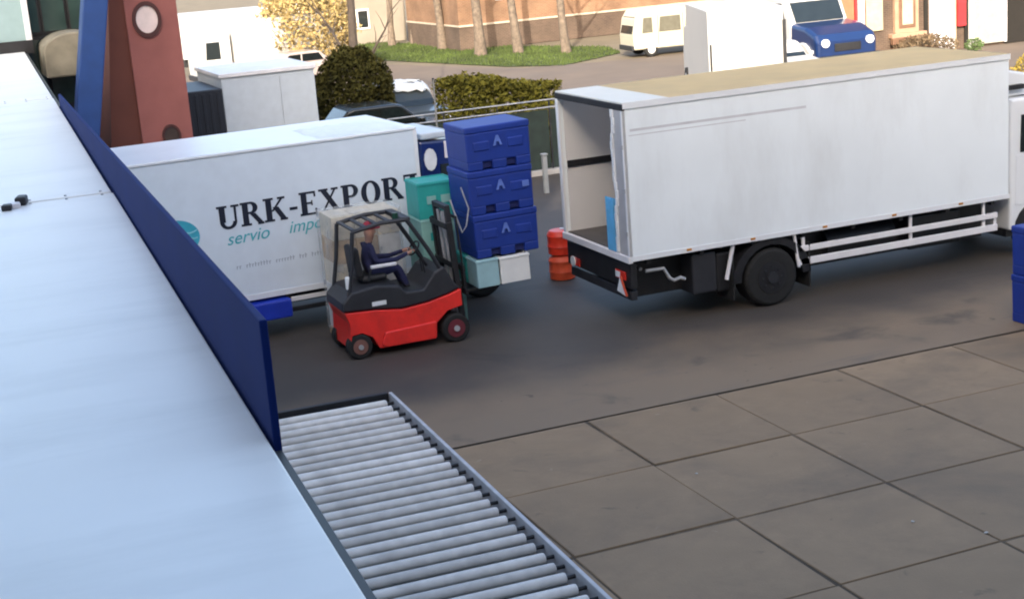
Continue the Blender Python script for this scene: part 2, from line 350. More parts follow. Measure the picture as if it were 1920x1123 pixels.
# warehouse with the white roof, its edge line runs slightly off the Y axis
wh = thing('warehouse', 'white flat roofed warehouse with blue edge panel on the left', 'building', (1.31, 5.16, 0), -math.atan(0.56/11.44))
L0, L1 = -4.8, 38.6
MB().box(-5.0, -0.12, .3, L1-.2, 0, 3.99).build('wall', truck_white, wh)
segs = [(-4.8, 11.00, 0.0), (11.09, 22.98, -0.012), (23.16, 38.6, -0.02)]
for a, c, dx in segs:
    p = MB().box(-5.1, dx, a, c, 4.08, 4.2).build('roof_panel', roof_white, wh, bevel=0.012)
MB().box(-5.1, -0.01, L0+.01, L1-.05, 4.0, 4.075).build('roof_deck', black_metal, wh)
for a, c in ((-4.8, 2.0), (21.7, 38.6)):
    MB().box(0.013, 0.05, a, min(c, 2.02) if a < 0 else c, 3.85, 4.16).build('gutter', black_metal, wh)
# blue parapet panel standing on the roof edge
pb = MB(); pb.prism([(2.03, 3.84), (21.6, 3.84), (21.6, 4.38), (2.03, 4.83)], 0.018, 0.06, 'x')
pb.build('edge_panel', panel_blue, wh, bevel=0.01)
for yy in (10.93, 11.16, 22.9, 23.24):
    fx = MB()
    for k in range(14): fx.cyl((-.12-.36*k, yy, 4.2), (-.12-.36*k, yy, 4.212), .014, 8)
    tag(fx.build('fixings', steel, wh), kind='stuff')
for k in range(9): MB().box(.0605, .075, 2.3+2.2*k, 2.36+2.2*k, 4.0, 4.3).build('bracket', steel, wh, bevel=.004)
# clip on the roof seam
cl = thing('roof_clip', 'small black clip with white middle on the roof seam', 'clip', (0.80, 15.9, 4.2))
MB().prism([(-.10, -.06), (0.0, -.08), (.02, .05), (-.07, .06)], 0, .06, 'z').build('clamp', black_metal, cl, bevel=.015)
MB().prism([(.05, .16), (.16, .14), (.20, .32), (.10, .36)], 0, .09, 'z').build('clamp', black_metal, cl, bevel=.02)
MB().box(-.02, .10, .04, .18, 0.0, .05).build('link', rail_white, cl, bevel=.01)
# pale upper storey on the far end
us = thing('upper_storey', 'pale turquoise upper storey standing at the far end of white roof', 'building', (0, 43.3, 0))
MB().box(-8, 3.25, 0, 6, 4.2, 12.5).build('wall', pale_panel, us)
MB().box(3.25, 3.4, -.06, .1, 4.5, 12.5).build('corner_trim', white_paint, us)
MB().box(-8, 3.4, -.08, 0, 4.15, 4.5).build('plinth', black_metal, us)
# dark glazed block with arched canopy and blue pillar
gb = thing('glazed_building', 'dark green glass front with arched beige canopy beside blue pillar', 'building', (0, 40, 0))
MB().box(3.0, 5.3, 4.0, 9, 0, 11).build('wall', charcoal, gb)
for i in range(3):
    for k in range(5):
        fr = MB().box(3.05+.72*i, 3.72+.72*i, 3.9, 4.0, .6+2*k, 2.5+2*k).build('window', black_metal, gb)
        MB().box(3.09+.72*i, 3.68+.72*i, 3.86, 3.9, .66+2*k, 2.44+2*k).build('pane', glass_green, fr)
arch = [(3.35+.85+.85*math.cos(t*math.pi/12), 3.5+.55*math.sin(t*math.pi/12)) for t in range(13)]
arch = [(x, z) for x, z in arch]
arch = [(x+.2, z*.8+1.42) for x, z in arch]
MB().prism([(5.25, 3.5)]+arch+[(3.55, 3.5)], 2.2, 3.84, 'y').build('canopy', beige, gb, bevel=.05)
# blue pillar
bp_ = thing('blue_pillar', 'tall raked blue pillar left of the terracotta tower', 'pillar', (4.12, 35.2, 0))
MB().prism([(-.27-1.04, 0), (.27-1.04, 0), (.27+.76, 9), (-.27+.76, 9)], -.3, .3).build('shaft', mat('pillar_blue', (0.014, 0.052, 0.19), 0.6, var=0.08), bp_, bevel=.03)
MB().box(-1.42, -.66, -.36, .36, 0, .3).build('base', charcoal, bp_, bevel=.02)
MB().box(.42, 1.1, -.36, .36, 9, 9.2).build('cap', charcoal, bp_, bevel=.02)
# terracotta tower
tw = thing('brick_tower', 'terracotta tower with round white window above a dark porthole', 'tower', (5.42, 36.0, 0))
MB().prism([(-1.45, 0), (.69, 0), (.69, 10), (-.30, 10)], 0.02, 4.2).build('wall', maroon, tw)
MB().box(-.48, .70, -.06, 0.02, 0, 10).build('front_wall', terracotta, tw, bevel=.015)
def ring(parent, name, x, z, ro, ri, y, m):
    mb = MB(); n = 28; vs = []
    for yy in (y, y-.06):
        for rr in (ro, ri):
            vs += [(x+rr*math.cos(2*math.pi*i/n), yy, z+rr*1.25*math.sin(2*math.pi*i/n)) for i in range(n)]
    fs = []
    for i in range(n):
        j = (i+1) % n
        fs += [(i, j, n+j, n+i), (2*n+i, 3*n+i, 3*n+j, 2*n+j), (i, 2*n+i, 2*n+j, j), (n+i, n+j, 3*n+j, 3*n+i)]
    return mb._add(vs, fs).build(name, m, parent, smooth=True)
def disc(parent, name, x, z, r, y, m):
    n = 28; return MB()._add([(x+r*math.cos(2*math.pi*i/n), yy, z+r*1.25*math.sin(2*math.pi*i/n)) for yy in (y, y-.02) for i in range(n)],
        [tuple(range(n)), tuple(range(2*n-1, n-1, -1))]+[(i, n+i, n+(i+1) % n, (i+1) % n) for i in range(n)]).build(name, m, parent)
w1 = ring(tw, 'round_window', -.02, 5.07, .33, .25, -.06, mat('dark_red_ring', (0.06, 0.015, 0.012), 0.6)); disc(w1, 'pane', -.02, 5.07, .25, -.065, mat('window_pale', (0.72, 0.58, 0.54), 0.4))
w2 = ring(tw, 'porthole', .20, 2.35, .22, .17, -.06, mat('dark_red_ring', (0, 0, 0))); disc(w2, 'pane', .20, 2.35, .17, -.065, mat('window_brown', (0.06, 0.04, 0.03), 0.3))

# ------------------------------------------------------------------ roller conveyor
rail_grey = mat('rail_grey', (.5, .49, .50), .6, var=.15)
cv = thing('roller_conveyor', 'ground level conveyor of pale steel rollers in front of warehouse', 'conveyor', (5.70, 19.9, 0), R(-1.7))
MB().box(-3.4, -.08, -12.9, -.05, 0.02, 0.06).build('bed', black_metal, cv)
MB().box(-.03, .02, -12.9, 0, 0.005, 0.28).build('side_rail', rail_grey, cv, bevel=.008)
MB().box(-3.5, -3.41, -12.9, 0, 0.005, 0.30).build('side_rail', steel, cv, bevel=.008)
MB().box(-3.41, -.04, -.04, .05, 0.01, 0.28).build('end_plate', black_metal, cv, bevel=.008)
ro = None; y = -.24
while y > -12.7:
    if ro is None:
        ro = MB().cyl((-3.34, 0, 0), (-.13, 0, 0), .062, 16).build('roller', galv, cv, bevel=.02, smooth=True); o = ro
        ax = MB().cyl((-.13, 0, 0), (-.03, 0, 0), .022, 8).build('axle', black_metal, ro, smooth=True)
    else: o = copy_tree(ro, cv)
    o.location = (0, y, .19+random.uniform(-.006, .006)); o.rotation_euler = (random.uniform(0, 6), 0, random.uniform(-.004, .004))
    y -= .288

# ------------------------------------------------------------------ the white box truck in the middle
T = thing('box_truck', 'long white box truck with open rear and tan roof', 'truck', (10.35, 21.42, 0))
TL, TW, TB, TT = 7.49, 2.62, 1.21, 3.736
MB().box(0.03, TL, 0, .05, TB, TT-.03).build('side_wall', truck_white, T, bevel=.008)
MB().box(0.03, TL, TW-.05, TW, TB, TT-.03).build('side_wall', truck_white, T, bevel=.008)
MB().box(0.1, TL-.06, TW-.075, TW-.051, TB+.06, TT-.1).build('inner_lining', grey_liner, T)
MB().box(0.1, TL-.06, TW-.11, TW-.075, 2.40, 2.52).build('rub_rail', black_metal, T, bevel=.01)
MB().box(0.1, TL-.06, .051, .07, TB+.06, TT-.1).build('inner_lining', grey_liner, T)
MB().box(TL-.055, TL, .051, TW-.051, TB, TT-.03).build('front_wall', truck_white, T)
MB().box(0.04, TL-.056, .051, TW-.051, TB, TB+.06).build('floor', dark_floor, T)
MB().box(0.0, .82, -.012, TW+.012, TT-.03, TT).build('roof', roof_clear, T, bevel=.01).__setitem__('label', 'white rear section of roof')
MB().box(.825, TL+.012, -.012, TW+.012, TT-.03, TT-.002).build('roof', roof_tan, T, bevel=.01).__setitem__('label', 'tan front section of roof')
MB().box(-.01, TL+.015, -.02, -.0125, TT-.10, TT-.004).build('roof_trim', white_paint, T)
MB().box(-.01, TL+.015, -.012, -.002, TB-.03, TB+.05).build('bottom_trim', white_paint, T)
# rear frame: header, sill, posts; the near post is a wide folded door
MB().box(-.02, .03, 0, TW, TT-.13, TT-.031).build('rear_header', black_metal, T, bevel=.006)
MB().box(-.05, .03, 0, TW, TB-.06, TB+.05).build('rear_sill', rail_white, T, bevel=.008)
MB().box(-.02, .029, TW-.10, TW, TB+.05, TT-.13).build('rear_post', white_paint, T, bevel=.008)
fd = MB().box(-.015, .025, .0, .36, TB+.05, TT-.13).build('folded_door', mat('door_grey', (0.40, 0.40, 0.41), 0.5, var=.06), T, bevel=.008)
wav = MB(); zz = TB+.06
while zz < TT-.2:
    dy = .345+.03*math.sin(zz*5.1)+.02*math.sin(zz*11); h = .13
    wav.box(-.045, .03, dy, dy+.075, zz, zz+h); zz += h
wav.build('door_edge', white_paint, fd, bevel=.01)
MB().box(-.03, -.016, .0, .05, TB+.05, TT-.13).build('door_jamb', white_paint, fd, bevel=.006)
for z in (1.6, 2.3, 3.0): MB().box(-.045, -.031, -.0, .09, z, z+.07).build('hinge', steel, fd, bevel=.006)
# faint grey stain stripes on the side
st = MB(); 
for (x0, x1, z0, z1) in ((.10, 3.35, 3.27, 3.31), (.08, 2.2, 3.20, 3.215)):
    st.box(x0, x1, -.0015, -.0005, z0, z1)
st.build('side_stripe', mat('stripe_grey', (0.56, 0.57, 0.60), 0.5, var=.1, scale=3), T)
# chassis and running gear
ch = MB().box(.25, TL+1.9, .75, .95, .62, TB-.04).box(.25, TL+1.9, 1.67, 1.87, .62, TB-.04)
for x in (.5, 1.8, 3.2, 4.4, 5.6, 6.8): ch.box(x, x+.1, .951, 1.669, .7, .95)
for x in range(8): ch.box(.3+x*.98, .38+x*.98, .06, 2.56, TB-.12, TB-.035)
ch.build('chassis', black_metal, T)
MB().box(.3, 7.3, .5, .53, .45, TB-.05).box(.3, 7.3, 2.1, 2.13, .45, TB-.05).build('underbody_shade', black_metal, T)  # black sheets added to deepen the shade under the body
MB().box(.02, .14, .12, 2.5, .50, .66).build('rear_bumper', charcoal, T, bevel=.02)
MB().box(.0, .12, .06, 2.56, .70, 1.12).build('tail_panel', black_metal, T, bevel=.02)
for y, z in ((.42, .90), (2.22, .80)):
    tl = MB().box(-.03, -.001, y-.20, y+.16, z-.07, z+.07).build('tail_light', lens_red, T, bevel=.01)
    MB().box(-.036, -.031, y-.03, y+.14, z-.05, z+.05).build('lens', lens_white, tl, bevel=.002)
MB().prism([(.16, .58), (.50, .62), (.38, .86)], -.05, -.038, 'x').build('reflector', lens_white, T)
MB().prism([(.10, .60), (.17, .58), (.37, .88), (.30, .90)], -.056, -.051, 'x').build('reflector_stripe', orange_red, T)
MB().cyl((-.05, 2.25, .8), (-.03, 2.25, .8), .09, 16).build('marker_light', lens_white, T, smooth=True)
MB().tube([(.30, .12, .96), (.62, .1, .96), (.72, .1, .78), (.80, .1, .73), (.92, .1, .76), (1.0, .1, .72)], .03, 10).build('crank_handle', steel, T, smooth=True)
MB().tube([(.3, .3, .96), (.32, .9, .96)], .03, 8).build('crank_bracket', steel, T, smooth=True)
for y in (.28, 2.34):
    wheel(T, (2.62, y, .50), .50, .48 if False else .46, -1 if y < 1 else 1, rim=black_metal)
MB().cyl((2.62, .4, .5), (2.62, 2.3, .5), .09, 12).build('axle', black_metal, T, smooth=True)
fend = []
for k in range(13):
    t = math.pi*k/12; fend.append((2.62+.76*math.cos(t), .50+.68*math.sin(t)))
fi = [(2.62+.60*math.cos(math.pi*k/12), .50+.57*math.sin(math.pi*k/12)) for k in range(12, -1, -1)]
for y0, y1 in ((.03, .58), (2.04, 2.59)):
    for xx in (1.86, 3.34): MB().box(xx, xx+.03, y0, y1, .22, 1.0).build('mud_flap', rubber, T, bevel=.005)
    MB().prism(fend+fi, y0, y1).build('mudguard', black_metal, T)
MB().box(1.15, 1.6, .1, .6, .42, 1.1).build('battery_box', charcoal, T, bevel=.03)
MB().box(1.62, 1.9, .15, .6, .38, 1.05).build('air_tank', black_metal, T, bevel=.04)
MB().cyl((3.9, .55, .8), (5.3, .55, .8), .26, 20).build('fuel_tank', charcoal, T, smooth=True)
MB().box(5.5, 6.6, .2, .7, .5, 1.08).build('tool_box', black_metal, T, bevel=.03)
# white stays and side guard
MB().tube([(1.90, .06, TB-.05), (1.75, .05, .60)], .035, 8).build('stay', rail_white, T, smooth=True)
MB().tube([(3.08, .06, TB-.05), (3.15, .05, .60)], .03, 8).build('stay', rail_white, T, smooth=True)
sg = MB().box(3.14, 7.28, .03, .065, .62, .74).build('guard_rail', rail_white, T, bevel=.01)
MB().box(3.14, 7.28, .03, .065, .85, .95).build('guard_rail', rail_white, T, bevel=.01)
for x in (3.24, 5.42, 6.98): MB().box(x, x+.06, .07, .11, .63, TB-.04).build('guard_post', rail_white, T, bevel=.008)
MB().box(7.22, 7.28, .066, .10, .62, .95).build('guard_end', rail_white, T, bevel=.008)
for x in (1.0, 2.2, 3.6, 5.0, 6.4): MB().box(x, x+.09, -.024, -.0125, TB+.0, TB+.035).build('marker_lamp', mat('amber', (.5, .2, .02), .3), T, bevel=.004)
# cab
cabp = [(7.60, .55), (9.25, .45), (9.38, .9), (9.36, 1.55), (9.05, 2.75), (8.85, 2.88), (7.62, 2.92)]
MB().prism(cabp, .1, 2.5).build('cab', white_paint, T, bevel=.05)
cw = MB().prism([(7.82, 1.95), (8.75, 1.95), (8.72, 2.62), (7.84, 2.62)], .085, .105).build('side_window', glass_dark, T, bevel=.01)
MB().prism([(7.72, 1.0), (9.0, 1.0), (9.0, 1.90), (7.74, 1.90)], .09, .102).build('door', white_paint, T, bevel=.004)
MB().prism([(9.365, 1.62), (9.385, 1.62), (9.10, 2.68), (9.08, 2.68)], .25, 2.35).build('windscreen', glass_dark, T)
MB().prism([(7.65, 2.93), (8.9, 2.93), (8.2, 3.30), (7.65, 3.42)], .3, 2.3).build('roof_deflector', white_paint, T, bevel=.04)
MB().box(7.62, 8.0, .2, 2.4, 3.06, 3.14).build('deflector_strut', black_metal, T)
MB().tube([(9.0, .1, 2.4), (9.15, -.16, 2.45), (9.12, -.18, 1.9)], .03, 8).build('mirror_arm', black_metal, T)
MB().box(9.05, 9.2, -.26, -.10, 1.75, 2.25).build('mirror', black_metal, T, bevel=.03)
for y in (.30, 2.32): wheel(T, (8.35, y, .48), .48, .30, -1 if y < 1 else 1, rim=charcoal)
MB().box(7.6, 9.3, .2, 2.4, .42, .56).build('underbody', black_metal, T)
MB().prism([(7.7+.62*(1-math.cos(math.pi*k/10)), .55+.52*math.sin(math.pi*k/10)) for k in range(11)], .085, .12).build('wheel_arch', black_metal, T)
# blue plastic sheet leaning inside the open door
bs = thing('plastic_crate', 'light blue plastic crate flattened against the open door post of white truck', 'crate', (10.305, 22.0, TB+.055), R(3))
MB().box(0, .07, -.10, .17, .0, .88).build('panel', light_blue, bs, bevel=.02)
MB().box(-.012, -.0, -.11, -.05, .08, .9).build('rib', light_blue, bs, bevel=.004)
MB().box(-.012, -.0, .08, .14, .08, .9).build('rib', light_blue, bs, bevel=.004)

# ------------------------------------------------------------------ the white lettered truck behind the forklift
U = thing('delivery_truck', 'white box truck with dark blue cab and black lettering on its side', 'truck', (4.67, 24.93, 0), R(3.2))
x0, x1, zb, zt = -4.2, 3.45, .76, 3.26
MB().box(x0, x1, 0, 2.5, zb, zt-.03).build('cargo_body', mat('body_bluewhite', (0.68, 0.75, 0.82), .4, var=.03, dirt=(0.5, .53, .57), dirt_amt=.3, dscale=.6), U, bevel=.015)
MB().box(x0-.02, x1+.02, -.02, 2.52, zt-.03, zt+.03).build('roof', white_paint, U, bevel=.02)
MB().box(x0-.01, x1+.01, -.018, -.002, zb-.03, zb+.07).build('bottom_trim', white_paint, U, bevel=.005)
MB().box(x1-.05, x1+.018, -.018, -.003, zb+.07, zt-.03).build('corner_trim', white_paint, U, bevel=.005)
rd_ = random.Random(5); rp = MB(); n1, n2 = 16, 6; vs = []
for i in range(n1+1):
    for j in range(n2+1):
        e = max(abs(i/n1*2-1), abs(j/n2*2-1)); vs.append((1.7+1.6*i/n1+rd_.uniform(-.03, .03), .12+1.5*j/n2+rd_.uniform(-.04, .04), zt+.034+(0 if e > .97 else rd_.uniform(.005, .05))))
rp._add(vs, [(i*(n2+1)+j, (i+1)*(n2+1)+j, (i+1)*(n2+1)+j+1, i*(n2+1)+j+1) for i in range(n1) for j in range(n2)])
rp.build('roof_cover', sheet_white, U, smooth=True)
# lettering: thick and thin strokes with serifs, cap height 1 in local units
def letter_mesh(ch):
    mb = MB(); TH, TN, S = .26, .10, .09
    bar = lambda x0, x1, z0, z1: mb.box(x0, x1, 0, 1, z0, z1)
    def serif(cx, w, z): bar(cx-w/2, cx+w/2, z, z+S)
    def stroke(xa, za, xb, zb, w): mb.prism([(xa-w/2, za), (xa+w/2, za), (xb+w/2, zb), (xb-w/2, zb)], 0.001, .999)
    def arcs(cx, cz, rx, rz, a0, a1, wx, wz, n=18):
        for i in range(n):
            t0, t1 = a0+(a1-a0)*i/n, a0+(a1-a0)*(i+1)/n
            q = [(cx+rx*math.cos(t0), cz+rz*math.sin(t0)), (cx+rx*math.cos(t1), cz+rz*math.sin(t1)), (cx+(rx-wx)*math.cos(t1), cz+(rz-wz)*math.sin(t1)), (cx+(rx-wx)*math.cos(t0), cz+(rz-wz)*math.sin(t0))]
            mb.prism(q, 0.002, .998)
    pi = math.pi
    if ch == 'U':
        bar(.08, .08+TH, .3, 1-S); serif(.21, .46, 1-S); bar(.74, .74+TN, .3, 1-S); serif(.79, .36, 1-S); arcs(.46, .32, .38, .32, pi, 2*pi, .18, .12); w = .98
    elif ch == 'R':
        bar(.08, .08+TH, S, 1-S); serif(.21, .46, 0); bar(0, .5, 1-S, 1); arcs(.45, .745, .32, .255, -pi/2, pi/2, .22, .09); bar(.34, .46, .49, .58); stroke(.52, .50, .84, S, .25); serif(.86, .28, 0); w = 1.0
    elif ch == 'K':
        bar(.08, .08+TH, S, 1-S); serif(.21, .46, 0); serif(.21, .46, 1-S); stroke(.36, .42, .80, 1-S, .11); serif(.80, .34, 1-S); stroke(.52, .60, .84, S, .26); serif(.86, .34, 0); w = 1.04
    elif ch == '-': bar(.06, .42, .34, .46); w = .48
    elif ch == 'E':
        bar(.08, .08+TH, S, 1-S); bar(0, .78, 0, S); bar(0, .76, 1-S, 1); bar(.34, .58, .47, .55); bar(.70, .78, S, .26); bar(.68, .76, .76, 1-S); bar(.54, .60, .40, .62); w = .86
    elif ch == 'X':
        stroke(.24, 1-S, .76, S, .27); stroke(.20, S, .74, 1-S, .10); serif(.20, .34, 0); serif(.78, .42, 0); serif(.22, .44, 1-S); serif(.75, .32, 1-S); w = 1.0
    elif ch == 'P':
        bar(.08, .08+TH, S, 1-S); serif(.22, .48, 0); bar(0, .5, 1-S, 1); arcs(.46, .72, .34, .28, -pi/2, pi/2, .22, .09); bar(.34, .47, .44, .53); w = .86
    elif ch == 'O': arcs(.48, .5, .46, .52, 0, 2*pi, .25, .09, 30); w = .98
    elif ch == 'T':
        bar(.33, .33+TH, S, 1-S); serif(.46, .48, 0); bar(.02, .90, 1-S, 1); bar(.02, .09, .74, 1-S); bar(.83, .90, .74, 1-S); w = .94
    return mb, w
xx = -.20; s = .40
for chh in 'URK-EXPORT':
    mb, w = letter_mesh(chh)
    nm = 'hyphen' if chh == '-' else 'letter'
    o = mb.build(nm, ink_black, U); o.scale = (s*.965, .006, s); o.location = (xx, -.008, 2.0+.022*(xx+.2)); xx += (w+.05)*s*.965
text('slogan', 'servio', ink_teal, U, (-.10, -.004, 1.73), .30, rot=(R(90), R(-2.0), 0), shear=.35)
text('slogan', 'import', ink_teal, U, (.98, -.004, 1.77), .30, rot=(R(90), R(-2.0), 0), shear=.35)
sm = MB(); xx = .02
for wlen in (2, 9, 7, 3, 8, 6):   # third line of print too small to read
    for k in range(wlen):
        hgt = random.choice((.05, .05, .075)); z = 1.30+.012*xx
        sm.box(xx, xx+.012, -.004, -.001, z, z+hgt).box(xx, xx+.032, -.0045, -.0012, z+.042, z+.052); xx += .05
    xx += .07
sm.build('small_print', ink_grey, U)
lg = MB(); cx, cz = -.93, 1.98
n = 36; lg._add([(cx+.40*math.cos(2*math.pi*i/n), yy, cz+.30*math.sin(2*math.pi*i/n)) for yy in (-.001, -.006) for i in range(n)], [tuple(range(n)), tuple(range(2*n-1, n-1, -1))]+[(i, n+i, n+(i+1) % n, (i+1) % n) for i in range(n)])
lgo = lg.build('logo', logo_teal, U)
wv = MB()
for k in range(3):
    pts = [(cx-.36+.06*i, cz-.12+.1*k+.03*math.sin(i*.9+k)) for i in range(13)]
    if k: wv.prism(pts+[(x, z+.022) for x, z in reversed(pts)], -.010, -.0065)
wv.build('logo_wave', mat('logo_pale', (0.3, 0.62, 0.7), .5), lgo)
# under-body: blue locker, side guard, wheels
MB().box(x0+.2, x1-.2, .5, 2.0, .45, zb-.04).build('chassis', black_metal, U)
MB().box(.02, .86, -.16, .45, .36, .68).build('locker', mat('locker_blue', (0.012, 0.04, 0.42), .4), U, bevel=.03)
MB().box(.9, 2.6, .02, .06, .58, .66).build('guard_rail', rail_white, U, bevel=.01)
MB().box(.9, 2.6, .02, .06, .40, .48).build('guard_rail', black_metal, U, bevel=.01)
MB().box(.82, .9, .02, .1, .36, .72).build('guard_post', black_metal, U)
for yy in (.25, 2.25):
    wheel(U, (-2.4, yy, .45), .45, .3, -1 if yy < 1 else 1); wheel(U, (4.55, yy, .45), .45, .28, -1 if yy < 1 else 1, rim=charcoal)
cabp = [(x1+.07, .5), (x1+1.75, .4), (x1+1.85, .8), (x1+1.80, 1.5), (x1+1.45, 2.75), (x1+1.25, 2.95), (x1+.08, 3.0)]
MB().prism(cabp, .1, 2.4).build('cab', navy, U, bevel=.05)
MB().box(x1+.10, x1+.62, .05, 1.6, 3.02, 3.14).build('sun_visor', cold_panel, U, bevel=.03)
MB().prism([(x1+.45, 1.75), (x1+1.5, 1.75), (x1+1.3, 2.55), (x1+.45, 2.55)], .085, .105).build('side_window', glass_dark, U)
MB().prism([(x1+.27+.12*math.cos(t*.524), 2.66+.2*math.sin(t*.524)) for t in range(12)], .07, .10).build('emblem', lens_white, U)
MB().box(x1+.55, x1+.68, .07, .10, 2.65, 2.95).build('vent', rail_white, U, bevel=.01)
MB().prism([(x1+1.82, 1.6), (x1+1.84, 1.6), (x1+1.52, 2.65), (x1+1.5, 2.65)], .3, 2.2).build('windscreen', glass_dark, U)

# ------------------------------------------------------------------ forklift
FX, FY = 5.90, 23.26
F = thing('forklift', 'red and black forklift carrying a tall load of blue tubs', 'forklift', (FX, FY, 0))
hw = .52
low = [(.04, .16), (.06, .60), (.0, .78), (.5, .76), (.95, .70), (1.40, .74), (1.78, .82), (1.98, .88), (1.98, .60), (1.72, .55), (1.52, .38), (1.50, .14), (.52, .12), (.42, .32), (.25, .42), (.08, .40)]
MB().prism(low, -hw, hw).build('chassis', red_paint, F, bevel=.035, seg=3)
MB().prism([(.55, .18), (.62, .13), (1.48, .13), (1.50, .42), (.62, .38)], -hw-.035, -hw+.01).build('side_skirt', red_paint, F, bevel=.03, seg=3)
MB().prism([(.55, .18), (.62, .13), (1.48, .13), (1.50, .42), (.62, .38)], hw-.01, hw+.035).build('side_skirt', red_paint, F, bevel=.03, seg=3)
hood = [(-.04, .80), (-.02, .95), (.14, 1.10), (.55, 1.16), (.95, 1.10), (1.05, .98), (1.35, .97), (1.55, 1.22), (1.72, 1.30), (1.90, .98), (1.98, .89), (1.78, .83), (1.40, .75), (.95, .71), (.5, .77)]
hd = MB().prism(hood, -hw+.015, hw-.015).build('hood', charcoal, F, bevel=.04, seg=3)
MB().box(.46, .70, -hw+.002, -hw+.014, .83, .90).build('name_plate', lens_white, hd, bevel=.003)
MB().box(.42, .84, -.26, .26, 1.16, 1.28).build('seat', black_metal, F, bevel=.05)
MB().prism([(.32, 1.25), (.46, 1.25), (.40, 1.75), (.28, 1.75)], -.25, .25).build('backrest', black_metal, F, bevel=.04)
MB().box(.55, .98, -.36, -.29, 1.40, 1.45).build('armrest', rail_white, F, bevel=.015)
MB().tube([(.50, -.32, 1.2), (.55, -.32, 1.40)], .02, 8).build('armrest_post', black_metal, F)
MB().tube([(1.62, 0, 1.2), (1.40, 0, 1.55)], .025, 8).build('steering_column', black_metal, F)
sw = [(1.40+.10*math.sin(t*.5236)*.8, .17*math.cos(t*.5236), 1.56+.10*math.sin(t*.5236)) for t in range(13)]
MB().tube(sw, .016, 8).build('steering_wheel', black_metal, F, smooth=True)
for t in (-.02, .10): MB().tube([(1.45, -.3+t, 1.2), (1.42, -.32+t, 1.42)], .012, 6).build('lever', black_metal, F)
# overhead guard
gm = charcoal
for y in (-.45, .45):
    MB().tube([(.10, y, .98), (.20, y, 1.5), (.27, y, 2.06)], .034, 8).build('rear_pillar', gm, F, smooth=True)
    MB().tube([(1.78, y, 1.05), (1.50, y, 1.6), (1.18, y, 2.14)], .036, 8).build('front_pillar', gm, F, smooth=True)
    MB().tube([(.27, y, 2.06), (.75, y, 2.14), (1.18, y, 2.14)], .036, 8).build('roof_rail', gm, F, smooth=True)
for k in range(5): MB().box(.26+.21*k, .33+.21*k, -.43, .43, 2.07+.014*k, 2.10+.014*k).build('roof_bar', gm, F, bevel=.006)
MB().box(1.10, 1.24, -.47, .47, 2.10, 2.18).build('roof_beam', gm, F, bevel=.015)
MB().tube([(1.02, -.38, 2.16), (1.02, -.38, 2.26)], .05, 10).build('beacon', mat('beacon_green', (0.01, .05, .03), .3), F, smooth=True)
MB().box(.08, .16, -.47, -.40, 1.15, 1.36).build('rear_lamp', lens_white, F, bevel=.02)
# wheels
for y in (-.42, .42):
    sd_ = -1 if y < 0 else 1
    wheel(F, (.20, y, .205), .205, .20, sd_, rim=mat('rim_dirty', (0.20, 0.09, 0.07), .6), rim_r=.6)
    wheel(F, (1.84, y, .24), .24, .22, sd_, rim=mat('rim_maroon', (0.14, 0.02, 0.03), .5), rim_r=.62)
# mast, tilted back
tilt = R(3.4)
def tp(x, z): # mast-space to local
    return (1.98+x*math.cos(tilt)-z*math.sin(tilt), .12+x*math.sin(tilt)+z*math.cos(tilt))
def mbar(x0, x1, y0, y1, z0, z1, name, m, parent=F, bev=.008):
    return MB().prism([tp(x0, z0), tp(x1, z0), tp(x1, z1), tp(x0, z1)], y0, y1).build(name, m, parent, bevel=bev)
for sgn in (-1, 1):
    y0, y1 = (-.42, -.33) if sgn < 0 else (.33, .42)
    mbar(0, .09, y0, y1, 0, 1.85, 'mast_rail', black_metal)
    y0, y1 = (-.325, -.25) if sgn < 0 else (.25, .325)
    mbar(.03, .12, y0, y1, .1, 2.12, 'inner_rail', charcoal)
    yc = -.17 if sgn < 0 else .17
    mbar(.05, .075, yc-.015, yc+.015, .5, 2.0, 'lift_chain', steel, bev=0)
    MB().cyl((tp(.05, 0)[0], yc*.6, tp(.05, 0)[1]), (tp(.05, 2)[0], yc*.6, tp(.05, 2)[1]), .03, 10).build('lift_cylinder', steel, F, smooth=True)
for z in (.05, 1.1, 1.74): mbar(-.02, .0, -.42, .42, z, z+.10, 'cross_member', black_metal)
mbar(.03, .12, -.25, .25, 2.04, 2.12, 'top_cross_member', charcoal)
MB().tube([(2.0, -.30, 2.32), (2.05, -.40, 2.02), (2.12, -.42, 1.78), (2.20, -.42, 1.88), (2.28, -.38, 2.15), (2.2, -.30, 2.5)], .014, 6).build('hose', steel, F, smooth=True)
mbar(.13, .17, -.50, .50, .62, .72, 'carriage_bar', black_metal)
mbar(.13, .17, -.50, .50, 1.02, 1.12, 'carriage_bar', black_metal)
for y in (-.45, -.15, .15, .45): mbar(.135, .165, y-.02, y+.02, 1.12, 1.9, 'backrest_bar', black_metal)
mbar(.135, .165, -.47, .47, 1.9, 1.95, 'backrest_bar', black_metal)
for y in (-.28, .28):
    MB().prism([tp(.17, .62), tp(.17, 1.12), tp(.21, 1.12), tp(.22, .66), tp(1.25, .66), tp(1.28, .645), tp(.9, .62)], y-.06, y+.06).build('fork', black_metal, F, bevel=.004)
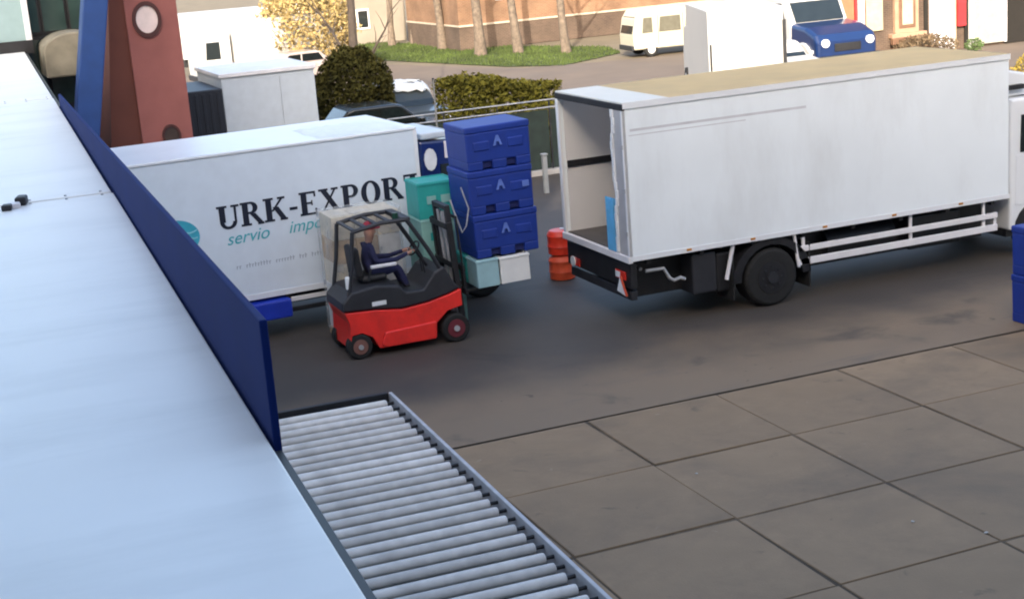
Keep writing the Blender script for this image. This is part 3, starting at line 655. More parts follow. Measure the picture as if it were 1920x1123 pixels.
# ---- load on the forks (each crate its own thing, tilted with the mast)
def loaded(name, label, cat, x, y, z, group=None):
    lt = R(1.2); o = thing(name, label, cat, (FX+2.06+x-z*math.sin(lt), FY+y, .12+z+x*math.sin(lt)), 0, group); o.rotation_euler = (0, -lt, 0); return o
def make_tub(root, w, d, h, m, mdark):
    mb = MB().taper(-w/2, w/2, -d/2, d/2, .13, h-.10, .008)
    mb.build('body', m, root, bevel=.03, seg=3)
    MB().box(-w/2-.008, w/2+.008, -d/2-.008, d/2+.008, h-.11, h).build('rim', m, root, bevel=.025, seg=3)
    for c in (-w/2+.14, 0, w/2-.14):
        MB().taper(c-.13, c+.13, -d/2+.006, d/2-.006, .0, .15, .004).build('foot', m, root, bevel=.02)
    MB().box(-w/2+.03, w/2-.03, -d/2+.06, d/2-.06, .03, .128).build('fork_pocket', mdark, root)
    for c in (-.30, .30): MB().box(c-.14, c+.14, -d/2-.012, -d/2+.03, h*.44, h*.66).build('rib_panel', m, root, bevel=.02)
    return root
zz = 1.18; places = ['lowest', 'middle', 'topmost']; tub = None
labels = ['lowest blue tub of the forklift load resting on white crates', 'middle blue tub of the forklift stack with two white marks', 'topmost blue tub of the stack on the forklift']
for k in range(3):
    o = loaded('fish_tub', labels[k], 'tub', .84-.02*(k == 1), 0, zz, 'blue tubs stacked on the forklift'); zz += .722
    make_tub(o, 1.12, 1.0, .72, tub_blue, tub_dark)
    e = MB().prism([(-.10, .38), (-.06, .38), (-.045, .44), (.0, .44), (.015, .38), (.055, .38), (.0, .54), (-.04, .54)], -.535, -.515)
    e.build('emblem', mat('emblem_pale', (.10, .17, .50), .5), o)
    if k == 1: MB().box(.36, .48, -.53, -.512, .36, .46).build('emblem', MATS['emblem_pale'], o, bevel=.01)
def make_crate(o, w, d, h, m):
    t = .03
    MB().box(-w/2, w/2, -d/2, -d/2+t, 0, h).build('side', m, o, bevel=.008); MB().box(-w/2, w/2, d/2-t, d/2, 0, h).build('side', m, o, bevel=.008)
    MB().box(-w/2, -w/2+t, -d/2+t, d/2-t, 0, h).build('end', m, o, bevel=.008); MB().box(w/2-t, w/2, -d/2+t, d/2-t, 0, h).build('end', m, o, bevel=.008)
    MB().box(-w/2+t, w/2-t, -d/2+t, d/2-t, 0, .03).build('base', m, o)
    MB().box(-w/2-.012, w/2+.012, -d/2-.012, d/2+.012, h-.05, h-.02).build('rim', m, o, bevel=.006)
    return o
for (x, y, w, d, h, m, lab) in [(.44, -.27, .38, .48, .47, crate_aqua, 'pale aqua crate beside the mast under the blue tubs'), (.92, -.27, .52, .48, .46, crate_white, 'front white crate under the blue tubs on the forks'),
                                (.44, .25, .38, .48, .47, teal, 'teal crate behind the pale aqua crate on the forks'), (.92, .25, .52, .48, .46, crate_white, 'rear white crate under the blue tubs on the forks')]:
    make_crate(loaded('fish_crate', lab, 'crate', x, y, .70, 'small crates at the bottom of the forklift load'), w, d, h, m)

# driver -------------------------------------------------------------
D = thing('person', 'forklift driver in navy overalls and red cap, seated and facing the mast', 'person', (FX+.60, FY, 1.22))
def skinned(name, joints, edges, m, parent, root=0, sub=2):
    me = bpy.data.meshes.new(name); me.from_pydata([j[0] for j in joints], edges, []); o = bpy.data.objects.new(name, me); col.objects.link(o)
    s = o.modifiers.new('skin', 'SKIN'); sk = me.skin_vertices[0].data
    for i, j in enumerate(joints):
        rr = j[1]; sk[i].radius = rr if isinstance(rr, tuple) else (rr, rr); sk[i].use_root = (i == root)
    sb = o.modifiers.new('sub', 'SUBSURF'); sb.levels = sub; sb.render_levels = sub
    dg = bpy.context.evaluated_depsgraph_get(); m2 = bpy.data.meshes.new_from_object(o.evaluated_get(dg))
    bpy.data.objects.remove(o)
    m2.materials.clear(); m2.materials.append(m)
    o2 = bpy.data.objects.new(name, m2); col.objects.link(o2); o2.parent = parent
    m2.polygons.foreach_set('use_smooth', [True]*len(m2.polygons)); return o2
J = [((0, 0, .08), .14), ((.0, 0, .28), .13), ((.02, 0, .46), (.12, .16)), ((.04, 0, .53), .065), ((.06, 0, .60), .06), ((.075, 0, .68), .10), ((.08, 0, .78), .10), ((.075, 0, .85), .06)]
E_ = [(0, 1), (1, 2), (2, 3), (3, 4), (4, 5), (5, 6), (6, 7)]
for s in (-1, 1):
    b0 = len(J)
    J += [((.02, s*.17, .48), .065), ((.08, s*.22, .26), .052), ((.42, s*.19, .24), .042), ((.66, s*.12, .30), .034), ((.73, s*.11, .32), .036)]
    E_ += [(2, b0), (b0, b0+1), (b0+1, b0+2), (b0+2, b0+3), (b0+3, b0+4)]
    b1 = len(J)
    J += [((.06, s*.10, .06), .11), ((.46, s*.13, .10), .075), ((.60, s*.13, -.26), .052), ((.62, s*.13, -.30), .045), ((.76, s*.13, -.31), .04)]
    E_ += [(0, b1), (b1, b1+1), (b1+1, b1+2), (b1+2, b1+3), (b1+3, b1+4)]
body = skinned('body', J, E_, skin_m, D)
body.data.materials.append(overall_navy); body.data.materials.append(black_metal)
for p in body.data.polygons:
    c = p.center
    if c.z < -.2: p.material_index = 2
    elif c.z < .555 and not c.x > .64: p.material_index = 1
cap = MB(); n = 16
prof = [(.100, .765), (.104, .80), (.092, .85), (.06, .885), (.012, .898)]
vs = [(.078+r*1.02*math.cos(2*math.pi*i/n), r*.92*math.sin(2*math.pi*i/n), z) for r, z in prof for i in range(n)]
fs = [(k*n+i, k*n+(i+1) % n, (k+1)*n+(i+1) % n, (k+1)*n+i) for k in range(len(prof)-1) for i in range(n)]+[tuple(range((len(prof)-1)*n, len(prof)*n))]
cap._add(vs, fs); cap.prism([(.16, -.075), (.25, -.05), (.27, 0), (.25, .05), (.16, .075)], .765, .778, 'z')
cap.build('cap', mat('cap_red', (.26, .015, .03), .8), D, smooth=True)
for s in (-1, 1):
    MB().cyl((.155, s*.032, .735), (.167, s*.032, .735), .010, 8).build('eye', black_metal, D)
    MB().prism([(.06, .68), (.085, .69), (.088, .74), (.06, .735)], s*.075-.008, s*.075+.008).build('ear', skin_m, D, bevel=.005)
    for k in range(4): MB().tube([(.73, s*.11+(k-1.5)*.018, .335), (.77, s*.11+(k-1.5)*.018, .33), (.775, s*.11+(k-1.5)*.018, .30)], .008, 6).build('finger', skin_m, D)
MB().tube([(.155, 0, .73), (.185, 0, .700), (.16, 0, .692)], .012, 6).build('nose', skin_m, D)

# ------------------------------------------------------------------ goods standing in the yard
# shrink wrapped pallet behind the forklift
wp = thing('wrapped_pallet', 'shrink wrapped pallet of pale cartons standing behind the forklift', 'pallet load', (6.72, 24.32, 0))
for y in (-.36, 0, .36): MB().box(-.6, .6, y-.05, y+.05, .0, .10).build('runner', wood, wp)
for k in range(7): MB().box(-.6+.176*k, -.47+.176*k, -.41, .41, .102, .125).build('board', wood, wp)
mts = [carton_white, carton_white, carton, carton_pale, carton_white]
for lv in range(5):
    for i in range(3):
        MB().box(-.58+.39*i, -.20+.39*i, -.39, .39, .128+.40*lv, .522+.40*lv).build('carton', (carton if (lv == 3 and i < 2) else carton_pale if lv == 4 or (lv == 2 and i == 0) else carton_white), wp, bevel=.012)
fm = MB(); n = 40; zs = [.12, .3, .6, .9, 1.2, 1.5, 1.8, 2.05, 2.16]
vs = []
for z in zs:
    for i in range(n):
        t = i/n*4; sd2 = int(t); u = t-sd2
        cx_, cy_ = [(-.62+1.24*u, -.43), (.62, -.43+.86*u), (.62-1.24*u, .43), (-.62, .43-.86*u)][sd2]
        k = 1+random.uniform(-.012, .012); vs.append((cx_*k, cy_*k, z))
fs = [(k*n+i, k*n+(i+1) % n, (k+1)*n+(i+1) % n, (k+1)*n+i) for k in range(len(zs)-1) for i in range(n)]+[tuple(range((len(zs)-1)*n, len(zs)*n))]
fm._add(vs, fs).build('stretch_film', film, wp)
# teal crates stacked behind the mast
hts = [(.62, pale_teal), (.62, pale_teal), (.62, pale_teal), (.62, teal)]
z = 0.0; labs = ['pale teal crate on the ground, lowest of the stack behind the mast', 'pale teal crate, second from the ground in the stack behind the mast', 'pale teal crate just under the deep teal crate behind the mast', 'deep teal crate topping the stack behind the forklift mast']
for k, (h, m_) in enumerate(hts):
    o = thing('stacking_crate', labs[k], 'crate', (8.02+random.uniform(-.01, .01), 24.28, z), random.uniform(-.02, .02), 'teal crates stacked behind the forklift')
    make_crate(o, .70, .7, h, m_); z += h+.002
    for c in (-.2, .05): MB().box(c, c+.16, -.366, -.352, h*.4, h*.62).build('grip', pale_teal if m_ is teal else teal, o, bevel=.004)
# red barrels behind the truck's rear corner
def barrel(label, z, m_, m2):
    o = thing('plastic_barrel', label, 'barrel', (10.96, 25.7, z), 0, 'red barrels by the truck rear')
    pr = [(.20, 0), (.24, .02), (.245, .14), (.255, .16), (.245, .18), (.245, .34), (.255, .36), (.24, .40), (.20, .455), (.12, .46)]
    n = 24; vs = [(r*math.cos(2*math.pi*i/n), r*math.sin(2*math.pi*i/n), zz) for r, zz in pr for i in range(n)]
    fs = [(k*n+i, k*n+(i+1) % n, (k+1)*n+(i+1) % n, (k+1)*n+i) for k in range(len(pr)-1) for i in range(n)]+[tuple(range(n-1, -1, -1)), tuple(range((len(pr)-1)*n, len(pr)*n))]
    MB()._add(vs, fs).build('drum', m_, o, smooth=True)
    MB().cyl((.05, 0, .455), (.05, 0, .48), .05, 12).build('cap', m2, o, smooth=True)
barrel('orange red barrel standing on the ground by the truck rear', 0, orange_red, red_plastic)
barrel('red barrel resting on top of the orange red barrel', .482, red_plastic, sheet_white)
# two blue tubs at the right edge
for k, lb in enumerate(['lower blue tub standing on the slabs at the right edge', 'upper blue tub on another tub at the right edge']):
    o = thing('fish_tub', lb, 'tub', (15.98, 17.9, .0+.762*k), R(2), 'blue tubs at the right edge')
    make_tub(o, 1.2, 1.0, .76, tub_blue, tub_dark)
    MB().prism([(-.58, .34), (-.5, .34), (-.46, .5), (-.54, .5)], -.515, -.505).build('emblem', MATS['emblem_pale'], o)

# ------------------------------------------------------------------ fence, hedge and things along the far side of the yard
fe = thing('yard_fence', 'thin steel fence with two pale rails in front of the hedge', 'fence', (11.2, 36.9, 0))
for z in (1.98, 1.78): MB().tube([(0, 0, z), (9.0, 0, z)], .018, 8).build('rail', steel, fe, smooth=True)
for k in range(7): MB().tube([(.05+1.48*k, .02, 0), (.05+1.48*k, .02, 1.98)], .024, 8).build('post', charcoal, fe, smooth=True)
MB().box(0, 9.0, -.12, .12, 0, .14).build('kerb', mat('kerb_concrete', (.36, .34, .32), .85), fe, bevel=.015)
for k in range(6): MB().box(.09+1.48*k, 1.49+1.48*k, .03, .045, .16, 1.72).build('hedge_shade', mat('hedge_shade_green', (.018, .03, .024), .8, var=.25), fe)  # dark sheets added for the shaded lower part of the hedge
lp = thing('lamp_post', 'slim grey pole rising at the left end of the hedge', 'pole', (12.35, 36.4, 0))
MB().tube([(0, 0, 0), (0, 0, 2.9)], [.03, .022], 10).build('shaft', mat('pole_grey', (.2, .2, .19), .6), lp, smooth=True)
MB().box(-.09, .09, -.09, .09, 0, .03).build('base_plate', steel, lp)
MB().cyl((0, 0, 2.9), (0, 0, 2.94), .03, 12).build('cap', charcoal, lp)
wpst = thing('bollard', 'short grey post standing left of the white truck rear', 'bollard', (14.35, 34.3, 0))
MB().box(-.06, .06, -.06, .06, 0, .95).build('shaft', mat('post_grey', (.26, .27, .27), .7), wpst, bevel=.02); MB().box(-.08, .08, -.08, .08, .95, 1.0).build('cap', MATS['post_grey'], wpst, bevel=.02)
# hedge
hg = thing('hedge', 'clipped olive green hedge behind the thin steel fence', 'hedge', (13.4, 38.3, 0))
def hin(p):
    t = 2.62-.10*p.x+.10*math.sin(p.x*1.7)+.06*math.sin(p.x*4.1+p.y*3)
    if p.z > t: return 0
    edge = min(p.y-0.0, 1.3-p.y, t-p.z)
    return 1.0 if edge < .25 else .12
leaves('foliage', leaf_olive, hg, hin, ((0, 3.35), (0, 1.3), (0.05, 3.1)), 12000, .07)
tk = MB()
for k in range(5): tk.tube([(.3+.65*k, .65, 0), (.35+.65*k, .6, 1.2), (.3+.65*k+.1, .7, 2.0)], [.06, .05, .02], 7)
tk.build('stems', dark_bark, hg)
# white panel unit, dark container, black car
pu = thing('site_cabin', 'pale grey panelled cabin behind the lettered truck', 'cabin', (9.47, 42.3, 0))
MB().box(-1.32, 1.36, .03, 3.5, 0, 3.0).build('wall', cold_panel, pu, bevel=.02)
for a, c in ((-1.3, .32), (.34, 1.34)): MB().box(a, c, 0, .03, .1, 2.92).build('panel', cold_panel, pu, bevel=.008)
MB().box(-1.38, 1.42, -.05, 3.55, 3.0, 3.12).build('roof', rail_white, pu, bevel=.02)
dc = thing('dark_container', 'nearly black steel container between terracotta tower and pale cabin', 'container', (7.5, 42.0, 0))
MB().box(-.62, .60, 0, 3.2, .12, 2.75).build('body', mat('container_black', (.008, .011, .02), .5), dc, bevel=.03)
for k in range(6): MB().box(-.58+.2*k, -.50+.2*k, -.03, 0, .2, 2.65).build('rib', MATS['container_black'], dc, bevel=.008)
for x in (-.55, .45): MB().box(x, x+.12, .1, 3.0, 0, .12).build('skid', black_metal, dc)
def simple_car(name, label, cat, loc, rz, m_, L=4.2, W=1.75, roof_m=None, H=1.45, group=None, bonnet=None, scale=1.0):
    c = thing(name, label, cat, loc, rz, group); c.scale = (scale,)*3
    k = H/1.45
    prof = [(0, .3), (0.02, .75*k), (.15, .86*k), (1.05, .95*k), (1.15, .93*k), (L-.45, .97*k), (L-.08, .9*k), (L, .5), (L-.05, .3)]
    MB().prism(prof, -W/2, W/2).build('body', m_, c, bevel=.08, seg=3)
    cabp = [(.95, .92*k), (1.65, 1.40*k), (1.85, H), (L-1.1, H), (L-.9, 1.40*k), (L-.4, .95*k)]
    MB().prism(cabp, -W/2+.1, W/2-.1).build('roof', roof_m or m_, c, bevel=.07, seg=3)
    MB().prism([(1.0, .96*k), (1.02, .94*k), (1.68, 1.36*k), (1.64, 1.38*k)], -W/2+.17, W/2-.17).build('windscreen', glass_dark, c)
    for s in (-1, 1):
        y0 = s*(W/2-.105)
        MB().prism([(1.35, 1.0*k), (2.3, 1.0*k), (2.3, 1.34*k), (1.75, 1.34*k)], y0-.01, y0+.015*s+.005).build('side_window', glass_dark, c)
        MB().prism([(2.38, 1.0*k), (L-.75, 1.0*k), (L-.98, 1.34*k), (2.38, 1.34*k)], y0-.01, y0+.015*s+.005).build('side_window', glass_dark, c)
        MB().cyl((-.012, s*(W/2-.28), .68*k), (.05, s*(W/2-.28), .68*k), .13, 16).build('headlight', lens_white, c, smooth=True)
        wheel(c, (.78, s*(W/2-.12), .31), .31, .22, s); wheel(c, (L-.8, s*(W/2-.12), .31), .31, .22, s)
        MB().box(1.05, 1.2, s*(W/2+.09)-.09, s*(W/2+.09)+.09, .95*k, 1.08*k).build('mirror', m_, c, bevel=.03)
    MB().box(-.04, .02, -W/2+.08, W/2-.08, .32, .46).build('bumper', charcoal, c, bevel=.02)
    MB().box(-.02, .01, -.42, .42, .58*k, .72*k).build('grille', black_metal, c, bevel=.01)
    return c
simple_car('parked_car', 'black parked car half hidden behind the lettered truck', 'car', (14.9, 42.8, 0), R(180), mat('car_black', (.012, .014, .014), .25, coat=.5), H=1.75)
gc = simple_car('parked_car', 'dark grey green car with white sheeting across its roof', 'car', (14.95, 45.0, 0), R(97), mat('car_greygreen', (.030, .036, .034), .3, coat=.5), L=4.2, W=2.0, H=1.75)
rd_ = random.Random(4)
for (xa, ya, xb, yb, w_) in [(1.55, -.75, 1.75, .80, .34), (1.9, -.7, 3.0, -.35, .42), (1.9, .1, 3.0, .3, .5), (1.35, .55, 2.0, .95, .30), (1.45, -.80, 1.9, -.95, .22)]:
    n_ = 10; vs = []; L_ = math.hypot(xb-xa, yb-ya); nx, ny = -(yb-ya)/L_, (xb-xa)/L_
    for i in range(n_+1):
        t = i/n_; ww = w_*(1+rd_.uniform(-.3, .3))
        for k in range(5):
            o_ = (k/4-.5)*ww; x_, y_ = xa+(xb-xa)*t+nx*o_, ya+(yb-ya)*t+ny*o_
            z_ = 1.77-max(0, 1.75-x_)*.72-max(0, abs(y_)-.78)*1.2
            vs.append((x_, y_, z_+.03+rd_.uniform(0, .05)+(.03 if 0 < k < 4 else 0)))
    o_ = MB()._add(vs, [(i*5+k, (i+1)*5+k, (i+1)*5+k+1, i*5+k+1) for i in range(n_) for k in range(4)]).build('strips', sheet_white, gc, smooth=True)  # rumpled white strips over roof and windscreen
    so = o_.modifiers.new('thick', 'SOLIDIFY'); so.thickness = .03
# round clipped bush and bare tree behind it
rb = thing('round_bush', 'large rounded dark olive bush in front of bare tree trunk', 'bush', (13.0, 46.0, 0))
def bin_(p):
    r = math.sqrt((p.x/1.25)**2+(p.y/1.25)**2+((p.z-1.65)/1.6)**2)+.07*math.sin(p.x*5)*math.sin(p.z*4+p.y*5)
    return 0 if r > 1 else (1.0 if r > .78 else .1)
leaves('foliage', leaf_dark, rb, bin_, ((-1.35, 1.35), (-1.35, 1.35), (0, 3.4)), 14000, .07)
MB().tube([(0, 0, 0), (.05, 0, .8), (0, .05, 1.6)], [.10, .08, .04], 8).build('trunk', dark_bark, rb)

def tree(label, loc, h, r, seed, m_=bark, lean=(0, 0), fork=None, group='bare trees on the far grass strip'):
    rd = random.Random(seed)
    t = thing('bare_tree', label, 'tree', loc, 0, group)
    top = Vector((lean[0]*h, lean[1]*h, h)); pts = []; rs = []
    for k in range(9):
        u = k/8; pts.append(Vector((top.x*u+.06*math.sin(u*7+seed), top.y*u+.05*math.cos(u*6+seed), h*u))); rs.append(r*(1.25 if k == 0 else 1-.6*u))
    MB().tube(pts, rs, 12).build('trunk', m_, t, smooth=True)
    lim = MB(); tw_ = MB()
    starts = [.5, .58, .66, .74, .82, .9, .96, 1.0] if not fork else [fork, fork+.05, .6, .7, .8, .9, 1.0]
    for i, u in enumerate(starts):
        k = min(7, int(u*8)); b0 = pts[k].lerp(pts[k+1], u*8-k); az = i*2.4+rd.uniform(-.4, .4); l = h*rd.uniform(.28, .42)
        d = Vector((math.cos(az), math.sin(az), rd.uniform(.7, 1.3))).normalized(); cur = [b0]; dd = d.copy()
        for q in range(4):
            dd = (dd+Vector((rd.uniform(-.2, .2), rd.uniform(-.2, .2), .15))).normalized(); cur.append(cur[-1]+dd*l/4)
        rr = r*.38*(1.1-u*.4); lim.tube(cur, [rr, rr*.8, rr*.6, rr*.4, rr*.18], 7)
        for q in range(10):
            s0 = cur[1+q % 4]; az2 = rd.uniform(0, 6.28); d2 = (dd+Vector((math.cos(az2), math.sin(az2), rd.uniform(0, .8)))).normalized()
            e = s0+d2*h*rd.uniform(.07, .16); mid = s0.lerp(e, .5)+Vector((rd.uniform(-.1, .1), rd.uniform(-.1, .1), .05))
            tw_.tube([s0, mid, e], [rr*.28, rr*.18, rr*.06], 5)
    lim.build('limb', m_, t, smooth=True); tag(tw_.build('twigs', m_, t), kind='stuff')
    return t
tree('dark bare tree forking low behind the round bush', (15.0, 52.5, 0), 7.5, .20, 3, dark_bark, fork=.22, group='bare trees behind the round bush')
for i, (x, y, r, ln, lb) in enumerate([(27.0, 86.3, .20, .0, 'slim bare tree farthest left on the grass strip by the grey building'), (28.2, 86.0, .16, .03, 'thin dark bare tree second from left on the grass strip'),
        (27.9, 80.1, .24, -.055, 'leaning bare tree third from left on the grass strip'), (27.7, 73.8, .28, .0, 'straight thick bare tree at the middle of the grass strip'),
        (29.45, 72.9, .24, -.045, 'bare tree with kinked pale trunk right of the middle of the strip'), (30.9, 70.0, .22, -.04, 'bare tree nearest the cream van on the grass strip')]):
    tree(lb, (x, y, 0), 8.5, r, 11+i, bark, (ln, 0))

# grass strip
sheet('lawn_strip', [(22.3, 82), (24.0, 75.5), (26.3, 66.6), (28.2, 64.2), (32.4, 66.9), (33.5, 70.5), (31.0, 77.5), (27, 90), (22, 90)], 0.0, lawn)
gr = MB(); poly = [(22.3, 82), (24.0, 75.5), (26.3, 66.6), (28.2, 64.2), (32.4, 66.9), (33.5, 70.5), (31.0, 77.5), (27, 90), (22, 90)]
def inpoly(x, y):
    c = False; j = len(poly)-1
    for i in range(len(poly)):
        if (poly[i][1] > y) != (poly[j][1] > y) and x < (poly[j][0]-poly[i][0])*(y-poly[i][1])/(poly[j][1]-poly[i][1])+poly[i][0]: c = not c
        j = i
    return c
k = 0
while k < 14000:
    x, y = random.uniform(22, 33.5), random.uniform(64, 90)
    if not inpoly(x, y): continue
    k += 1; a = random.uniform(0, 3.14); s = .03; h = random.uniform(.05, .16)
    gr._add([(x-s*math.cos(a), y-s*math.sin(a), 0), (x+s*math.cos(a), y+s*math.sin(a), 0), (x+random.uniform(-.06, .06), y+random.uniform(-.06, .06), h)], [(0, 1, 2)])
tag(gr.build('grass', grass_m), 'short green grass on the strip under the bare trees', 'grass', kind='stuff')

# ------------------------------------------------------------------ far buildings
bw = thing('brick_building', 'long orange brick building behind the bare trees', 'building', (26.5, 77.6, 0))
bx0, bx1 = 1.6, 24
MB().box(bx0, bx1, .1, 9, 1.35, 5.2).build('wall', brick_orange, bw)
MB().box(bx0-.02, bx1+.02, .06, 9.02, 0, 1.25).build('plinth', brick_brown, bw)
MB().box(bx0-.05, bx1+.05, 0, 9.05, 1.25, 1.35).build('ledge', mat('ledge_stone', (.42, .36, .28), .8), bw, bevel=.01)
MB().prism([(-.3, 5.2), (9.4, 5.2), (4.5, 8.2)], bx0-.3, bx1+.3, 'x').build('roof', mat('roof_tiles', (.12, .055, .04), .8, var=.25, scale=6), bw)
for k in range(6):
    x = bx0+2.2+3.6*k
    w = MB().box(x, x+1.4, .04, .1, 2.5, 4.2).build('window', rail_white, bw); MB().box(x+.08, x+1.32, .02, .04, 2.58, 4.12).build('pane', glass_dark, w)
    MB().box(x+.66, x+.74, .01, .02, 2.58, 4.12).build('mullion', rail_white, w)
# annex at an angle: brown doorway bits by the grey building
gw = thing('grey_building', 'greyish rendered building behind the leftmost bare trees', 'building', (22.6, 90, 0))
MB().box(0, 6.5, 0, 8, 0, 5.5).build('wall', grey_wall, gw)
MB().prism([(-.3, 5.5), (8.3, 5.5), (4, 8)], -.3, 6.8, 'x').build('roof', MATS['roof_tiles'], gw)
for x, z0, z1, nm in ((2.3, 0, 2.1, 'door'), (3.4, .9, 2.1, 'window')):
    w = MB().box(x, x+.8, -.06, 0, z0, z1).build(nm, rail_white, gw); MB().box(x+.1, x+.7, -.08, -.06, z0+.1, z1-.1).build('pane', glass_dark, w)
br = thing('brick_shed', 'small tan brick shed between the tree trunks', 'shed', (28.6, 83.5, 0))
MB().box(.2, 2.1, .03, 2.5, 0, 2.6).build('wall', brick_mat('brick_tan', (.30, .17, .09), (.25, .14, .07), (.3, .24, .17)), br)
MB().box(.1, 2.2, -.1, 2.6, 2.6, 2.75).build('roof', charcoal, br)
MB().box(.7, 1.4, 0, .03, 0, 1.9).build('door', carton, br, bevel=.02)
# yellow bare shrub
def shrub(name, label, loc, w, h, count, size, m_, stem_m, cat='shrub', stems=26, dens=.3):
    t = thing(name, label, cat, loc)
    def f(p):
        r = math.sqrt((p.x/(w/2))**2+(p.y/(w/2))**2+((p.z-h*.52)/(h*.5))**2)+.16*math.sin(p.x*3.1+loc[0])*math.sin(p.z*3.7)*math.cos(p.y*3.3)
        return 0 if r > 1 else (1. if r > .6 else dens)
    leaves('foliage', m_, t, f, ((-w/2, w/2), (-w/2, w/2), (.1, h*1.02)), count, size)
    mb = MB()
    for k in range(stems):
        a = random.uniform(0, 6.28); rr = w*.42*math.sqrt(random.random()); hh = h*random.uniform(.6, .98)*math.sqrt(max(.1, 1-(rr/(w*.5))**2))
        mb.tube([(.15*math.cos(a), .15*math.sin(a), 0), (rr*.5*math.cos(a), rr*.5*math.sin(a), hh*.55), (rr*math.cos(a), rr*math.sin(a), hh)], [.03, .022, .008], 5)
    mb.build('stems', stem_m, t); return t
shrub('yellow_shrub', 'large pale yellow blossoming shrub left of the bare tree', (18.6, 73.0, 0), 4.8, 4.6, 11000, .10, twig_yellow, leaf_brown)
# white lorry at the back left
def lorry(label, loc, rz, body_m, L=6.5, W=2.4, zb=.9, zt=3.1, cabL=1.6):
    t = thing('parked_lorry', label, 'lorry', loc, rz)
    MB().box(cabL+.1, cabL+.1+L, -W/2, W/2, zb, zt).build('cargo_body', body_m, t, bevel=.03)
    MB().box(cabL+.1, cabL+.1+L, -W/2-.012, -W/2-.001, zb, zb+.08).build('bottom_trim', steel, t)
    MB().prism([(0, .5), (-.03, 1.2), (.12, 2.3), (.35, 2.5), (cabL, 2.5), (cabL, .5)], -W/2+.08, W/2-.08).build('cab', body_m, t, bevel=.08, seg=3)
    MB().prism([(.03, 1.3), (.0, 1.3), (.12, 2.2), (.15, 2.2)], -W/2+.25, W/2-.25).build('windscreen', glass_dark, t)
    for s in (-1, 1):
        MB().prism([(.35, 1.35), (1.05, 1.35), (1.05, 2.15), (.42, 2.15)], s*(W/2-.08)-.012, s*(W/2-.08)+.012).build('side_window', glass_dark, t, bevel=.004)
        wheel(t, (.75, s*(W/2-.2), .42), .42, .26, s); wheel(t, (cabL+L*.72, s*(W/2-.2), .42), .42, .3, s)
    MB().box(.2, cabL+L, -.45, .45, .45, zb-.03).build('chassis', black_metal, t)
    MB().box(cabL+.4, cabL+1.8, -W/2+.05, -W/2+.5, .4, .85).build('tool_box', charcoal, t, bevel=.03)
    MB().box(-.08, .05, -W/2+.1, W/2-.1, .35, .6).build('bumper', charcoal, t, bevel=.03)
    return t
lorry('white sunlit lorry with its cab at left beyond the dark container', (12.9, 73.0, 0), R(3), far_white, L=5.2, zt=3.0)
simple_car('parked_car', 'pinkish silver low car parked in front of the far white lorry', 'car', (14.9, 70.2, 0), R(8), mat('car_pinksilver', (.36, .30, .28), .3, coat=.4))
lorry2 = lorry('white lorry parked side on behind the yellow shrub', (21.9, 80.5, 0), R(176), far_white, L=6.5, zt=3.2)
# cream van beyond the brick building corner
cvn = thing('cream_van', 'cream coloured van parked left of the white box truck', 'van', (31.6, 64.5, 0), R(-6))
MB().prism([(0, .35), (-.02, 1.0), (.12, 1.75), (.35, 2.12), (4.6, 2.15), (4.75, 1.9), (4.75, .35)], -.95, .95).build('body', cream, cvn, bevel=.09, seg=3)
for a, c in ((.42, .95), (1.25, 2.35), (2.55, 3.1), (3.3, 4.3)): MB().prism([(a, 1.1), (c, 1.1), (c-.02, 1.8), (a+.08, 1.8)], -.962, -.945).build('side_window', mat('van_glass', (.12, .115, .09), .2), cvn, bevel=.003)
MB().prism([(-.03, 1.1), (-.01, 1.1), (.2, 1.85), (.17, 1.85)], -.75, .75).build('windscreen', glass_dark, cvn)
for x in (.85, 3.8):
    for s in (-1, 1): wheel(cvn, (x, s*.83, .33), .33, .22, s)
MB().box(-.08, .02, -.9, .9, .32, .55).build('bumper', charcoal, cvn, bevel=.03)
MB().box(1.2, 1.22, -.958, -.945, .5, 1.9).build('door_seam', charcoal, cvn); MB().box(2.45, 2.47, -.958, -.945, .5, 1.9).build('door_seam', charcoal, cvn)
# white box truck seen from its rear
wb = thing('white_van', 'tall white box van with dark corner gap beside the blue car', 'van', (25.05, 45.0, 0), R(-20.5))
MB().box(0, 2.55, 0.04, 5.2, .55, 3.2).build('cargo_body', far_white, wb, bevel=.03)
MB().box(.05, 2.5, -.0, .04, .6, 3.12).build('rear_door', far_white, wb, bevel=.012)
MB().box(.04, .11, -.02, -.001, .55, 2.1).build('seal_gap_strip', black_metal, wb, bevel=.006)
MB().box(2.5, 2.62, -.03, -.002, .55, 2.75).build('seal_gap_strip', black_metal, wb, bevel=.006)  # black strip added for the dark gap at the van's right corner
MB().box(1.3, 1.75, -.02, -.001, 2.72, 2.8).build('sign_plate', mat('sign_grey', (.36, .38, .36), .6), wb)
for x in (1.95, 2.2): MB().box(x, x+.08, -.02, -.001, 1.3, 1.75).build('latch', mat('sign_grey', (0, 0, 0)), wb, bevel=.004)
MB().box(.2, 2.35, .1, 6.6, .3, .54).build('chassis', black_metal, wb)
MB().prism([(5.25, .5), (7.0, .5), (7.05, 1.3), (6.6, 2.3), (5.3, 2.4)], .1, 2.45, 'x').build('cab', far_white, wb, bevel=.06)
for y in (1.2, 6.0):
    for x in (.16, 2.39):
        w = MB().cyl((x-.14, y, .4), (x+.14, y, .4), .4, 24).build('wheel', rubber, wb, smooth=True)
        MB().cyl((x-.15, y, .4), (x+.15, y, .4), .2, 16).build('rim', steel, w, smooth=True)
# white flat-cab vehicle and blue car in front
bc = thing('blue_pickup', 'dark blue bonneted pickup with white cab facing the yard', 'pickup', (33.2, 52.4, 0), R(-93)); bc.scale = (1.3, 1.40, 1.3)
